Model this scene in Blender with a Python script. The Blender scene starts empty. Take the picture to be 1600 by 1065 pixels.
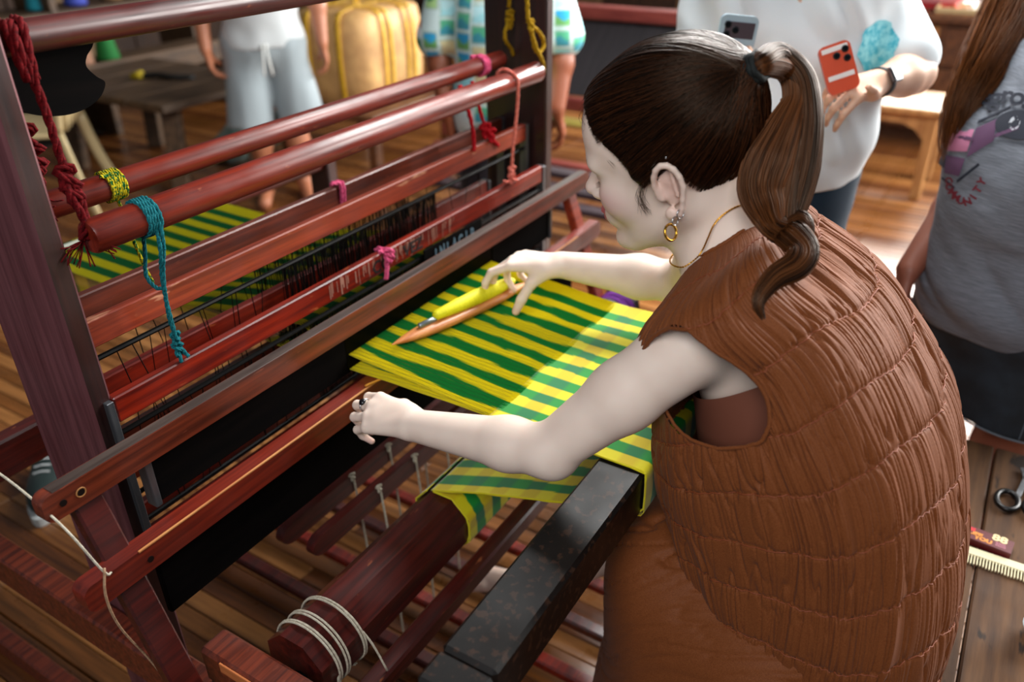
import bpy, bmesh, math, random
import numpy as np
from mathutils import Vector, Matrix
random.seed(7); rng = np.random.default_rng(7)
SC = bpy.context.scene; COL = SC.collection
pi = math.pi
# ---------------------------------------------------------------- camera, world, light
cd = bpy.data.cameras.new('camera'); cam = bpy.data.objects.new('camera', cd); COL.objects.link(cam)
cd.sensor_width = 36; cd.lens = 28.70; cd.clip_start = .02
PT, RO, YA = math.radians(29.778), math.radians(-.707), math.radians(31.957)
_fh = np.array([math.cos(YA), math.sin(YA), 0]); _rh = np.array([math.sin(YA), -math.cos(YA), 0]); _up = np.array([0, 0, 1.])
_fw = _fh*math.cos(PT)-_up*math.sin(PT); _u0 = _fh*math.sin(PT)+_up*math.cos(PT)
_R = _rh*math.cos(RO)+_u0*math.sin(RO); _U = -_rh*math.sin(RO)+_u0*math.cos(RO)
cam.matrix_world = Matrix(((_R[0], _U[0], -_fw[0], 0), (_R[1], _U[1], -_fw[1], 0), (_R[2], _U[2], -_fw[2], 1.48), (0, 0, 0, 1)))
cd.dof.use_dof = True; cd.dof.focus_distance = 1.12; cd.dof.aperture_fstop = 2.6
SC.camera = cam
W = bpy.data.worlds.new('world'); SC.world = W; W.use_nodes = True
bg = W.node_tree.nodes['Background']; bg.inputs[0].default_value = (.80, .90, 1, 1); bg.inputs[1].default_value = .07
def area(name, loc, target, sx, sy, power, col=(1, 1, 1)):
    l = bpy.data.lights.new(name, 'AREA'); l.shape = 'RECTANGLE'; l.size = sx; l.size_y = sy; l.energy = power; l.color = col
    o = bpy.data.objects.new(name, l); COL.objects.link(o); o.location = loc
    o.rotation_euler = (Vector(target)-Vector(loc)).to_track_quat('-Z', 'Y').to_euler(); return o
area('window_light_right', (4.9, -2.3, 2.5), (1.5, .3, .7), 3.4, 2.2, 330, (1, .985, .95))
area('left_fill_light', (-1.0, -.1, 2.5), (.95, .40, 1.05), 1.6, 1.1, 27, (.97, .98, 1))  # unseen fill light, added to brighten the weaver's face and left arm
area('window_light_far', (7.86, .8, 2.0), (3, .8, .1), 3.2, 1.5, 520, (1, .98, .95))
area('overhead_fill_light', (2.45, .60, 2.4), (1.8, .7, 0), 1.2, 1.0, 58, (1, .99, .97))  # soft overhead light added for the loom's right end, arms and shirts
SC.view_settings.view_transform = 'Standard'; SC.view_settings.look = 'None'
SC.view_settings.gamma = 1; SC.view_settings.use_curve_mapping = False
SC.view_settings.exposure = 0.62

# ---------------------------------------------------------------- materials
def lin(c):
    if isinstance(c, str):
        c = c.lstrip('#'); c = [int(c[i:i+2], 16)/255 for i in (0, 2, 4)]
    return tuple(((v/12.92) if v <= .04045 else ((v+.055)/1.055)**2.4) for v in c)+(1,)
MATS = {}
class NT:
    def __init__(s, m): s.t = m.node_tree; s.n = s.t.nodes; s.l = s.t.links
    def add(s, k, **kw):
        n = s.n.new(k)
        for a, b in kw.items():
            if a.startswith('i_'): n.inputs[a[2:].replace('_', ' ')].default_value = b
            else: setattr(n, a, b)
        return n
    def link(s, a, b): s.l.new(a, b)
def mat(name, col, rough=.6, metal=0, spec=.5, **kw):
    if name in MATS: return MATS[name]
    m = bpy.data.materials.new(name); m.use_nodes = True; MATS[name] = m
    b = m.node_tree.nodes['Principled BSDF']; b.inputs['Base Color'].default_value = lin(col)
    b.inputs['Roughness'].default_value = rough; b.inputs['Metallic'].default_value = metal; b.inputs['Specular IOR Level'].default_value = spec
    for k, v in kw.items(): b.inputs[k].default_value = v
    return m
def noisy(name, c1, c2, scale=(20, 20, 20), nscale=1., rough=.6, bump=.2, dist=.001, detail=4, c3=None, metal=0, spec=.5, lo=.35, hi=.65, rough2=None, coat=0, sheen=0):
    """two-colour noise, mapped in object space with its own stretch, with matching relief"""
    if name in MATS: return MATS[name]
    m = mat(name, c1, rough, metal, spec); T = NT(m); b = T.n['Principled BSDF']
    tc = T.add('ShaderNodeTexCoord'); mp = T.add('ShaderNodeMapping'); mp.inputs['Scale'].default_value = scale
    T.link(tc.outputs['Object'], mp.inputs[0])
    nz = T.add('ShaderNodeTexNoise'); nz.inputs['Scale'].default_value = nscale; nz.inputs['Detail'].default_value = detail; nz.inputs['Roughness'].default_value = .6
    T.link(mp.outputs[0], nz.inputs['Vector'])
    cr = T.add('ShaderNodeValToRGB'); e = cr.color_ramp.elements
    e[0].position = lo; e[0].color = lin(c1); e[1].position = hi; e[1].color = lin(c2)
    if c3: x = cr.color_ramp.elements.new((lo+hi)/2); x.color = lin(c3)
    T.link(nz.outputs[0], cr.inputs[0]); T.link(cr.outputs[0], b.inputs['Base Color'])
    bp = T.add('ShaderNodeBump'); bp.inputs['Strength'].default_value = bump; bp.inputs['Distance'].default_value = dist
    T.link(nz.outputs[0], bp.inputs['Height']); T.link(bp.outputs[0], b.inputs['Normal'])
    if rough2 is not None:
        mr = T.add('ShaderNodeMapRange'); mr.inputs[3].default_value = rough; mr.inputs[4].default_value = rough2
        mr.inputs[1].default_value = .3; mr.inputs[2].default_value = .7
        n2 = T.add('ShaderNodeTexNoise'); n2.inputs['Scale'].default_value = 14; T.link(tc.outputs['Object'], n2.inputs['Vector'])
        T.link(n2.outputs[0], mr.inputs[0]); T.link(mr.outputs[0], b.inputs['Roughness'])
    if coat: b.inputs['Coat Weight'].default_value = coat; b.inputs['Coat Roughness'].default_value = .22
    if sheen: b.inputs['Sheen Weight'].default_value = sheen
    return m
def wood(name, c1, c2, ax, rough=.32, coat=.35, fine=1., **kw):
    s = [95*fine]*3; s['xyz'.index(ax)] = 4.5
    return noisy(name, c1, c2, tuple(s), 1., rough, .25, .0012, 5, rough2=rough+.22, coat=coat, **kw)
def add_wear(m, col, scale=60, amount=.62, stretch=(1, 1, 1)):
    """worn spots where the varnish is gone (own shape, independent of light)"""
    T = NT(m); b = T.n['Principled BSDF']; src = b.inputs['Base Color'].links[0].from_socket
    tc = T.add('ShaderNodeTexCoord'); mp = T.add('ShaderNodeMapping'); mp.inputs['Scale'].default_value = stretch; T.link(tc.outputs['Object'], mp.inputs[0])
    nz = T.add('ShaderNodeTexNoise'); nz.inputs['Scale'].default_value = scale; nz.inputs['Detail'].default_value = 6; T.link(mp.outputs[0], nz.inputs['Vector'])
    mr = T.add('ShaderNodeMapRange'); mr.inputs[1].default_value = amount; mr.inputs[2].default_value = amount+.07; T.link(nz.outputs[0], mr.inputs[0])
    mx = T.add('ShaderNodeMix', data_type='RGBA'); T.link(mr.outputs[0], mx.inputs[0]); T.link(src, mx.inputs[6]); mx.inputs[7].default_value = lin(col)
    T.link(mx.outputs[2], b.inputs['Base Color'])
def vcol(name, rough=.6, spec=.5, bumpscale=None, bump=.2, bdist=.0006, sheen=0, sss=0, coat=0, stretch=(1, 1, 1), aniso=0, metal=0):
    """colour from the mesh's own colour attribute (yarn, skin and print colours)"""
    if name in MATS: return MATS[name]
    m = mat(name, '808080', rough, metal, spec); T = NT(m); b = T.n['Principled BSDF']
    at = T.add('ShaderNodeAttribute', attribute_name='tint'); T.link(at.outputs['Color'], b.inputs['Base Color'])
    if sheen: b.inputs['Sheen Weight'].default_value = sheen
    if coat: b.inputs['Coat Weight'].default_value = coat
    if aniso: b.inputs['Anisotropic'].default_value = aniso
    if sss: b.inputs['Subsurface Weight'].default_value = sss; b.inputs['Subsurface Radius'].default_value = (.012, .005, .003); b.inputs['Subsurface Scale'].default_value = 1.
    if bumpscale:
        tc = T.add('ShaderNodeTexCoord'); mp = T.add('ShaderNodeMapping'); mp.inputs['Scale'].default_value = stretch; T.link(tc.outputs['Object'], mp.inputs[0])
        nz = T.add('ShaderNodeTexNoise'); nz.inputs['Scale'].default_value = bumpscale; nz.inputs['Detail'].default_value = 3; T.link(mp.outputs[0], nz.inputs['Vector'])
        bp = T.add('ShaderNodeBump'); bp.inputs['Strength'].default_value = bump; bp.inputs['Distance'].default_value = bdist
        T.link(nz.outputs[0], bp.inputs['Height']); T.link(bp.outputs[0], b.inputs['Normal'])
    return m

# ---------------------------------------------------------------- object helpers
def tag(o, label=None, cat=None, group=None, kind=None):
    if label: o['label'] = label
    if cat: o['category'] = cat
    if group: o['group'] = group
    if kind: o['kind'] = kind
    return o
def thing(name, label, cat, loc=(0, 0, 0), rz=0, group=None):
    o = bpy.data.objects.new(name, None); COL.objects.link(o); o.location = loc; o.rotation_euler = (0, 0, rz); o.empty_display_size = .1
    return tag(o, label, cat, group)
def nrm(v): v = np.asarray(v, float); return v/max(np.linalg.norm(v), 1e-12)
def frame(d, up=(0, 0, 1)):
    d = nrm(d); s = np.cross(d, up)
    if np.linalg.norm(s) < 1e-5: s = np.cross(d, (0, 1, 0))
    s = nrm(s); return d, s, np.cross(s, d)
def catmull(P_, n):
    P_ = np.asarray(P_, float); m = len(P_)
    if m < 3: t = np.linspace(0, 1, n)[:, None]; return P_[0]*(1-t)+P_[-1]*t
    Q_ = np.vstack([2*P_[0]-P_[1], P_, 2*P_[-1]-P_[-2]]); u = np.linspace(0, m-1, n); i = np.minimum(u.astype(int), m-2); f = (u-i)[:, None]
    a, b, c_, d = Q_[i], Q_[i+1], Q_[i+2], Q_[i+3]
    return .5*((2*b)+(c_-a)*f+(2*a-5*b+4*c_-d)*f*f+(3*b-a-3*c_+d)*f**3)
class MB:
    def __init__(s): s.v = []; s.f = []; s.c = []; s.mi = []; s.n = 0; s.k = 0
    def raw(s, v, f, col=None):
        v = np.asarray(v, float); s.v.append(v); s.f += [tuple(int(i)+s.n for i in q) for q in f]; s.n += len(v)
        s.mi += [s.k]*len(f)
        s.c.append(np.tile(np.array(lin(col) if isinstance(col, str) else (col if col is not None else (.5, .5, .5, 1)), float), (len(v), 1))); return s
    def box(s, c, size, R=None, bev=.003, col=None):
        """chamfered box: centre, full size, rotation columns"""
        h = np.asarray(size, float)/2; b = min(bev, *(h*.45)); V = []; idx = {}
        for sx in (-1, 1):
            for sy in (-1, 1):
                for sz in (-1, 1):
                    for a in range(3):
                        p = np.array([sx*h[0], sy*h[1], sz*h[2]]); sg = (sx, sy, sz)
                        for k in range(3):
                            if k != a: p[k] -= sg[k]*b
                        idx[(sx, sy, sz, a)] = len(V); V.append(p)
        F_ = []
        for a in range(3):
            o1, o2 = [(1, 2), (2, 0), (0, 1)][a]
            for sg in (-1, 1):
                q = []
                for s1, s2 in ((-1, -1), (1, -1), (1, 1), (-1, 1)):
                    k = [0, 0, 0]; k[a] = sg; k[o1] = s1; k[o2] = s2; q.append(idx[(*k, a)])
                F_.append(q if sg > 0 else q[::-1])
        for a in range(3):  # edge strips running along axis a
            o1, o2 = [(1, 2), (2, 0), (0, 1)][a]
            for s1 in (-1, 1):
                for s2 in (-1, 1):
                    k0 = [0]*3; k1 = [0]*3; k0[a] = -1; k1[a] = 1; k0[o1] = k1[o1] = s1; k0[o2] = k1[o2] = s2
                    q = [idx[(*k0, o1)], idx[(*k0, o2)], idx[(*k1, o2)], idx[(*k1, o1)]]
                    F_.append(q[::-1] if s1*s2 > 0 else q)
        for sx in (-1, 1):
            for sy in (-1, 1):
                for sz in (-1, 1):
                    q = [idx[(sx, sy, sz, a)] for a in range(3)]; F_.append(q if sx*sy*sz > 0 else q[::-1])
        V = np.array(V)
        if R is not None: V = V@np.asarray(R, float).T
        return s.raw(V+np.asarray(c, float), F_, col)
    def abox(s, x0, x1, y0, y1, z0, z1, bev=.003, col=None):
        return s.box(((x0+x1)/2, (y0+y1)/2, (z0+z1)/2), (abs(x1-x0), abs(y1-y0), abs(z1-z0)), None, bev, col)
    def bar(s, p0, p1, w, h, up=(0, 0, 1), bev=.003, col=None):
        p0 = np.asarray(p0, float); p1 = np.asarray(p1, float); d, sd, u = frame(p1-p0, up)
        return s.box((p0+p1)/2, (np.linalg.norm(p1-p0), w, h), np.stack([d, sd, u], 1), bev, col)
    def tube(s, pts, r, n=10, caps=True, col=None, up=(0, 0, 1), flat=1., cols=None, closed=False):
        P_ = np.asarray(pts, float); m = len(P_); r = np.broadcast_to(np.asarray(r, float), (m,))
        T = np.gradient(P_, axis=0) if not closed else np.roll(P_, -1, 0)-np.roll(P_, 1, 0)
        T /= np.maximum(np.linalg.norm(T, axis=1, keepdims=True), 1e-9)
        nn = np.zeros((m, 3)); _, _, nn[0] = frame(T[0], up)
        for i in range(1, m): v = nn[i-1]-T[i]*(nn[i-1]@T[i]); nn[i] = v/max(np.linalg.norm(v), 1e-9)
        bb = np.cross(T, nn); a = np.arange(n)/n*2*pi
        V = (P_[:, None]+r[:, None, None]*(np.cos(a)[None, :, None]*nn[:, None]+flat*np.sin(a)[None, :, None]*bb[:, None])).reshape(-1, 3)
        F_ = [(i*n+j, i*n+(j+1) % n, (i+1)*n+(j+1) % n, (i+1)*n+j) for i in range(m-1) for j in range(n)]
        if closed: F_ += [((m-1)*n+j, (m-1)*n+(j+1) % n, (j+1) % n, j) for j in range(n)]
        elif caps: F_ += [tuple(range(n))[::-1], tuple((m-1)*n+j for j in range(n))]
        s.raw(V, F_, col)
        if cols is not None: s.c[-1] = np.repeat(np.asarray(cols, float), n, 0)
        return s
    def rope(s, pts, r, turns=60, strands=3, col=None, jit=.0, n=5):
        P_ = catmull(pts, max(24, int(len(pts)*14))); L = np.r_[0, np.cumsum(np.linalg.norm(np.diff(P_, axis=0), axis=1))]
        m = max(16, int(L[-1]/(r*1.3))); t = np.linspace(0, L[-1], m); Q_ = np.stack([np.interp(t, L, P_[:, k]) for k in range(3)], 1)
        T = np.gradient(Q_, axis=0); T /= np.linalg.norm(T, axis=1, keepdims=True)+1e-9
        nn = np.zeros((m, 3)); _, _, nn[0] = frame(T[0])
        for i in range(1, m): v = nn[i-1]-T[i]*(nn[i-1]@T[i]); nn[i] = v/np.linalg.norm(v)
        bb = np.cross(T, nn)
        for k in range(strands):
            a = t/(r*7)*2*pi/1.6+k*2*pi/strands
            off = (np.cos(a)[:, None]*nn+np.sin(a)[:, None]*bb)*r*.52
            jj = rng.normal(0, 1, (m, 3))*r*jit
            s.tube(Q_+off+jj, r*.6, n, True, col)
        return s
    def lathe(s, prof, c=(0, 0, 0), axis=(0, 0, 1), n=24, col=None):
        d, sd, u = frame(axis, (0, 1, 0) if abs(nrm(axis)[2]) > .9 else (0, 0, 1)); c = np.asarray(c, float); V = []; m = len(prof)
        for r, h in prof:
            for j in range(n): a = 2*pi*j/n; V.append(c+d*h+r*(math.cos(a)*sd+math.sin(a)*u))
        F_ = [(i*n+j, i*n+(j+1) % n, (i+1)*n+(j+1) % n, (i+1)*n+j) for i in range(m-1) for j in range(n)]
        F_ += [tuple(range(n))[::-1], tuple((m-1)*n+j for j in range(n))]
        return s.raw(V, F_, col)
    def grid(s, G, col=None, closed_u=False, thick=0):
        G = np.asarray(G, float); a, b = G.shape[:2]
        F_ = [(i*b+j, i*b+(j+1) % b, (i+1)*b+(j+1) % b, (i+1)*b+j) for i in range(a-1) for j in range(b if closed_u else b-1)]
        return s.raw(G.reshape(-1, 3), F_, col)
    def prism(s, poly, z0, z1, R=None, c=(0, 0, 0), col=None):
        m = len(poly); V = np.array([(x, y, z0) for x, y in poly]+[(x, y, z1) for x, y in poly])
        if R is not None: V = V@np.asarray(R, float).T
        F_ = [tuple(range(m))[::-1], tuple(range(m, 2*m))]+[(i, (i+1) % m, m+(i+1) % m, m+i) for i in range(m)]
        return s.raw(V+np.asarray(c, float), F_, col)
    def build(s, name, m, parent=None, label=None, cat=None, group=None, kind=None, smooth=False, bevel=0, local=False, tint=False, origin=None):
        V = np.vstack(s.v); o3 = np.zeros(3)
        if parent is None:
            o3 = np.array([(V[:, 0].min()+V[:, 0].max())/2, (V[:, 1].min()+V[:, 1].max())/2, V[:, 2].min()]) if origin is None else np.asarray(origin, float)
            V = V-o3
        me = bpy.data.meshes.new(name); me.from_pydata(V.tolist(), [], s.f)
        ms = m if isinstance(m, (list, tuple)) else [m]
        for q in ms: me.materials.append(q)
        if len(ms) > 1: me.polygons.foreach_set('material_index', s.mi)
        if tint:
            at = me.color_attributes.new('tint', 'FLOAT_COLOR', 'POINT'); at.data.foreach_set('color', np.vstack(s.c).astype(np.float32).ravel())
        if smooth: me.polygons.foreach_set('use_smooth', [True]*len(me.polygons))
        me.validate(); me.update()
        o = bpy.data.objects.new(name, me); COL.objects.link(o); o.location = o3
        if parent is not None:
            o.parent = parent
            if not local:
                pw = Matrix.Translation(parent.location)@parent.rotation_euler.to_matrix().to_4x4() if parent.parent is None else WM(parent)
                o.matrix_parent_inverse = pw.inverted()
        return tag(o, label, cat, group, kind)
def WM(o):
    m = Matrix.Translation(o.location)@o.rotation_euler.to_matrix().to_4x4()
    return m if o.parent is None else WM(o.parent)@o.matrix_parent_inverse@m
def smooth_by_angle(o, deg=35):
    me = o.data; me.polygons.foreach_set('use_smooth', [True]*len(me.polygons))
    bm = bmesh.new(); bm.from_mesh(me); lim = math.radians(deg)
    for e in bm.edges:
        if len(e.link_faces) == 2 and e.calc_face_angle(0) > lim: e.smooth = False
    bm.to_mesh(me); bm.free(); return o
def copy_tree(o, parent=None):
    c = o.copy(); COL.objects.link(c)
    if parent is not None: c.parent = parent
    for ch in [x for x in bpy.data.objects if x.parent == o and x != c]: copy_tree(ch, c)
    return c

# ---------------------------------------------------------------- implicit bodies (signed distance -> surface nets)
def cap(a, b, ra, rb=None, k=.02): return ('cap', np.array(a, float), np.array(b, float), float(ra), float(ra if rb is None else rb), k, 1)
def ell(c, r, R=None, k=.02, op=1): return ('ell', np.array(c, float), np.array(r, float), np.eye(3) if R is None else np.asarray(R, float), 0, k, op)
def chain(pts, rs, k=.02): return [cap(pts[i], pts[i+1], rs[i], rs[i+1], k) for i in range(len(pts)-1)]
def pbox(p):
    if p[0] == 'cap':
        r = max(p[3], p[4]); return np.minimum(p[1], p[2])-r, np.maximum(p[1], p[2])+r
    e = np.abs(p[3])@p[2]; return p[1]-e, p[1]+e
def peval(p, X):
    if p[0] == 'cap':
        pa = X-p[1]; ba = p[2]-p[1]; h = np.clip((pa@ba)/max(ba@ba, 1e-12), 0, 1)
        return np.linalg.norm(pa-h[..., None]*ba, axis=-1)-(p[3]+(p[4]-p[3])*h)
    q = (X-p[1])@p[3]; r = p[2]; k0 = np.linalg.norm(q/r, axis=-1); k1 = np.linalg.norm(q/(r*r), axis=-1)
    return k0*(k0-1)/np.maximum(k1, 1e-6)
def sdf(prims, X, D=None):
    D = np.full(X.shape[:-1], 1., np.float32) if D is None else D
    for p in prims:
        d = peval(p, X); k = p[5]
        if p[6] > 0: h = np.maximum(k-np.abs(D-d), 0)/k; D = np.minimum(D, d)-h*h*k*.25
        else: d = -d; h = np.maximum(k-np.abs(D-d), 0)/k; D = np.maximum(D, d)+h*h*k*.25
    return D
def sdf_mesh(prims, vox=.004, N=40, clip=None, disp=None):
    bs = [pbox(p) for p in prims if p[6] > 0]; lo = np.min([b[0] for b in bs], 0)-3*vox; hi = np.max([b[1] for b in bs], 0)+3*vox
    dims = np.ceil((hi-lo)/vox).astype(int)+2; CH = []; IDS = []; QD = []
    st = np.array([dims[1]*dims[2], dims[2], 1], np.int64)
    boxes = [pbox(p) for p in prims]
    for ci in range(0, dims[0], N):
        for cj in range(0, dims[1], N):
            for ck in range(0, dims[2], N):
                o = np.array([ci, cj, ck]); a = lo+o*vox; b = a+(N+1)*vox
                sel = [p for p, (l, h) in zip(prims, boxes) if np.all(l-p[5]-.012 < b) and np.all(h+p[5]+.012 > a)]
                if not any(p[6] > 0 for p in sel): continue
                # coarse reject
                g = np.arange(0, N+1, 10); Xc = np.stack(np.meshgrid(g, g, g, indexing='ij'), -1)*vox+a
                if np.abs(sdf(sel, Xc)).min() > 10*vox*1.4: continue
                g = np.arange(0, N+1); X = np.stack(np.meshgrid(g, g, g, indexing='ij'), -1)*vox+a
                D = sdf(sel, X)
                if clip is not None: D = clip(X, D)
                if disp is not None: D = D-disp(X, D)
                S = D < 0
                c = S[:-1, :-1, :-1].astype(np.int8)
                cnt = sum(S[i:N+i, j:N+j, k:N+k].astype(np.int8) for i in (0, 1) for j in (0, 1) for k in (0, 1))
                I = np.argwhere((cnt > 0) & (cnt < 8))
                if not len(I): continue
                acc = np.zeros((len(I), 3)); num = np.zeros(len(I))
                for ax in range(3):
                    e = np.eye(3, dtype=int)[ax]; o1, o2 = [q for q in range(3) if q != ax]
                    for u in (0, 1):
                        for w in (0, 1):
                            s0 = I.copy(); s0[:, o1] += u; s0[:, o2] += w; s1 = s0+e
                            d0 = D[tuple(s0.T)]; d1 = D[tuple(s1.T)]; m = (d0 < 0) != (d1 < 0)
                            t = np.where(m, d0/np.where(m, d0-d1, 1), 0)
                            pt = s0+e*t[:, None]; acc += pt*m[:, None]; num += m
                CH.append((acc/num[:, None])*vox+a); gi = I+o; IDS.append(gi@st)
                for ax in range(3):
                    e = np.eye(3, dtype=int)[ax]; o1, o2 = [(1, 2), (2, 0), (0, 1)][ax]
                    A = S[:N, :N, :N]; sl = [slice(0, N)]*3; sl[ax] = slice(1, N+1); B = S[tuple(sl)]
                    E = np.argwhere(A != B); ins = A[tuple(E.T)]
                    G = E+o; e1 = np.eye(3, dtype=int)[o1]; e2 = np.eye(3, dtype=int)[o2]
                    q = np.stack([(G-e1-e2)@st, (G-e2)@st, G@st, (G-e1)@st], 1)
                    QD.append(np.where(ins[:, None], q, q[:, ::-1]))
    V = np.vstack(CH); ids = np.concatenate(IDS); Q_ = np.vstack(QD)
    o = np.argsort(ids); ids = ids[o]; V = V[o]; uq, first = np.unique(ids, return_index=True); V = V[first]
    j = np.searchsorted(uq, Q_); j = np.clip(j, 0, len(uq)-1); ok = (uq[j] == Q_).all(1); return V, j[ok]
def np_mesh(name, V, Fq, m, parent=None, col=None, smooth=True, label=None, cat=None, group=None, kind=None, mats=None, midx=None, origin=None):
    V = np.asarray(V, float); o3 = np.zeros(3)
    if parent is None:
        o3 = np.array([(V[:, 0].min()+V[:, 0].max())/2, (V[:, 1].min()+V[:, 1].max())/2, V[:, 2].min()]) if origin is None else np.asarray(origin, float); V = V-o3
    me = bpy.data.meshes.new(name); nf = len(Fq); k = Fq.shape[1]
    me.vertices.add(len(V)); me.vertices.foreach_set('co', V.astype(np.float32).ravel())
    me.loops.add(nf*k); me.loops.foreach_set('vertex_index', Fq.astype(np.int32).ravel())
    me.polygons.add(nf); me.polygons.foreach_set('loop_start', np.arange(0, nf*k, k, dtype=np.int32)); me.polygons.foreach_set('loop_total', np.full(nf, k, np.int32))
    for q in (m if isinstance(m, (list, tuple)) else [m]): me.materials.append(q)
    if midx is not None: me.polygons.foreach_set('material_index', np.asarray(midx, np.int32))
    if col is not None:
        C4 = np.c_[col, np.ones(len(col))] if col.shape[1] == 3 else col
        at = me.color_attributes.new('tint', 'FLOAT_COLOR', 'POINT'); at.data.foreach_set('color', C4.astype(np.float32).ravel())
    me.update(calc_edges=True); me.validate()
    if smooth: me.polygons.foreach_set('use_smooth', np.ones(len(me.polygons), bool))
    ob = bpy.data.objects.new(name, me); COL.objects.link(ob); ob.location = o3
    if parent is not None: ob.parent = parent; ob.matrix_parent_inverse = WM(parent).inverted()
    return tag(ob, label, cat, group, kind)
def relax(V, Fq, it=2, lam=.5):
    """a few rounds of umbrella smoothing on a quad mesh"""
    for _ in range(it):
        S_ = np.zeros_like(V); c = np.zeros(len(V))
        for a, b in ((0, 1), (1, 2), (2, 3), (3, 0)):
            np.add.at(S_, Fq[:, a], V[Fq[:, b]]); np.add.at(S_, Fq[:, b], V[Fq[:, a]]); np.add.at(c, Fq[:, a], 1); np.add.at(c, Fq[:, b], 1)
        V = V*(1-lam)+lam*S_/np.maximum(c, 1)[:, None]
    return V
def vnoise(X, seed=0):
    """smooth value noise, vectorised, range about -1..1"""
    X = np.asarray(X, float); i = np.floor(X).astype(np.int64); f = X-i; f = f*f*(3-2*f); out = 0
    def h(a): 
        n = (a[..., 0]*374761393+a[..., 1]*668265263+a[..., 2]*2147483647+seed*1442695041) & 0xffffffff
        n = ((n ^ (n >> 13))*1274126177) & 0xffffffff; return ((n ^ (n >> 16)) & 0xffff)/32767.5-1
    for dx in (0, 1):
        for dy in (0, 1):
            for dz in (0, 1):
                w = (f[..., 0] if dx else 1-f[..., 0])*(f[..., 1] if dy else 1-f[..., 1])*(f[..., 2] if dz else 1-f[..., 2])
                out = out+w*h(i+np.array([dx, dy, dz]))
    return out
def rotm(axis, deg): return np.array(Matrix.Rotation(math.radians(deg), 3, Vector(axis)))
# ================================================================ SETTING
WX = wood('varnished_wood_x', '2c0b09', '52150e', 'x', .30)
WXo = wood('orange_varnish_x', '6e200d', 'a23c1c', 'x', .34)
WXr = wood('red_varnish_x', '50100a', '90230d', 'x', .28)
WXm = wood('brown_varnish_x', '44180d', '78301a', 'x', .35)
WY = wood('varnished_wood_y', '2e0e0b', '511a14', 'y', .34)
WZ = wood('varnished_wood_z', '4e2428', '68383c', 'z', .5, .05)
WZd = wood('dark_wood_z', '1e0b09', '33130f', 'z', .40)
WB = noisy('worn_black_varnish', '0a0807', '17110e', (8, 30, 30), 1., .42, .3, .001, 6, rough2=.60, coat=.05, spec=.3)
add_wear(WB, '3a2519', 90, .56, (1, 1, 1)); add_wear(WXr, 'b05a30', 40, .66, (.5, 2, 2)); add_wear(WXo, 'c98a6a', 30, .66, (.4, 2, 2)); add_wear(WX, '8a4a2a', 38, .68, (.6, 2, 2))
add_wear(WXm, '7b3a28', 50, .64, (.4, 2, 2))
WTOP = noisy('worn_grey_top', '2a201c', '4e423c', (5, 60, 60), 1., .42, .2)
DK = noisy('blackened_wood', '040303', '0b0706', (6, 60, 60), 1., .85, .2, spec=.06)
STEEL = noisy('dull_steel', '5d5f63', '84868a', (30, 30, 4), 1., .42, .1, metal=.8)
IRON = mat('black_iron', '0c0b0b', .45, .7)
BOLT = mat('old_bolt', '2a2220', .5, .8)

fl = thing('floor', None, None); del_keys = None; fl['kind'] = 'structure'
FLM = [noisy('floor_strip_%d' % i, a, b, (60, 3.2, 60), 1., .24, .25, .001, 5, rough2=.42, coat=.22) for i, (a, b) in enumerate((('643a1a', '8e5a2c'), ('52300f', '7c4a20'), ('7a4e26', 'a26c3a'), ('452510', '6c3c18')))]
sub = MB(); sub.abox(-1.2, 8.2, -3.2, 7.2, -.06, -.012, 0); sub.build('subfloor', mat('subfloor_dark', '1a0e08', .8), fl)
# narrow floor strips run towards and away from the weaver; one mesh per colour and length is shared
STRIP = {}
def strip(x, y0, y1, mi, w):
    key = (round(y1-y0, 2), mi, w)
    if key not in STRIP:
        b = MB(); b.abox(-w/2, w/2, 0, y1-y0, -.02, 0, .0016); STRIP[key] = b.build('floor_strip', FLM[mi], fl, local=True); o = STRIP[key]
    else: o = STRIP[key].copy(); COL.objects.link(o)
    o.location = (x, y0, rng.uniform(-.0012, .0012)); return o
x = -.15; k = 0
while x < 5.6:
    cuts = [-1.2+rng.choice([0, .3, .6]), rng.choice([.4, 1.2, 2.1]), 4.6]
    if x < 3.3:
        strip(x, cuts[0], cuts[1], int(rng.integers(0, 4)), .046); strip(x, cuts[1]+.002, 5.2, int(rng.integers(0, 4)), .046)
    else: strip(x, -1.2, 6.2, int(rng.integers(0, 4)), .046)
    x += .0485
b = MB()
while x < 8:
    b.abox(x-.023, x+.023, -2.5, 7, -.02, 0, .0015); x += .0485
b.build('distant_floor_strips', FLM[0], fl, kind='stuff')
b = MB()
for xx in np.arange(-.1, 8, .0485):
    b.abox(xx-.023, xx+.023, -3.1, -1.2-.003, -.02, -.001, .0015)
b.build('rear_floor_strips', FLM[1], fl, kind='stuff')

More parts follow.
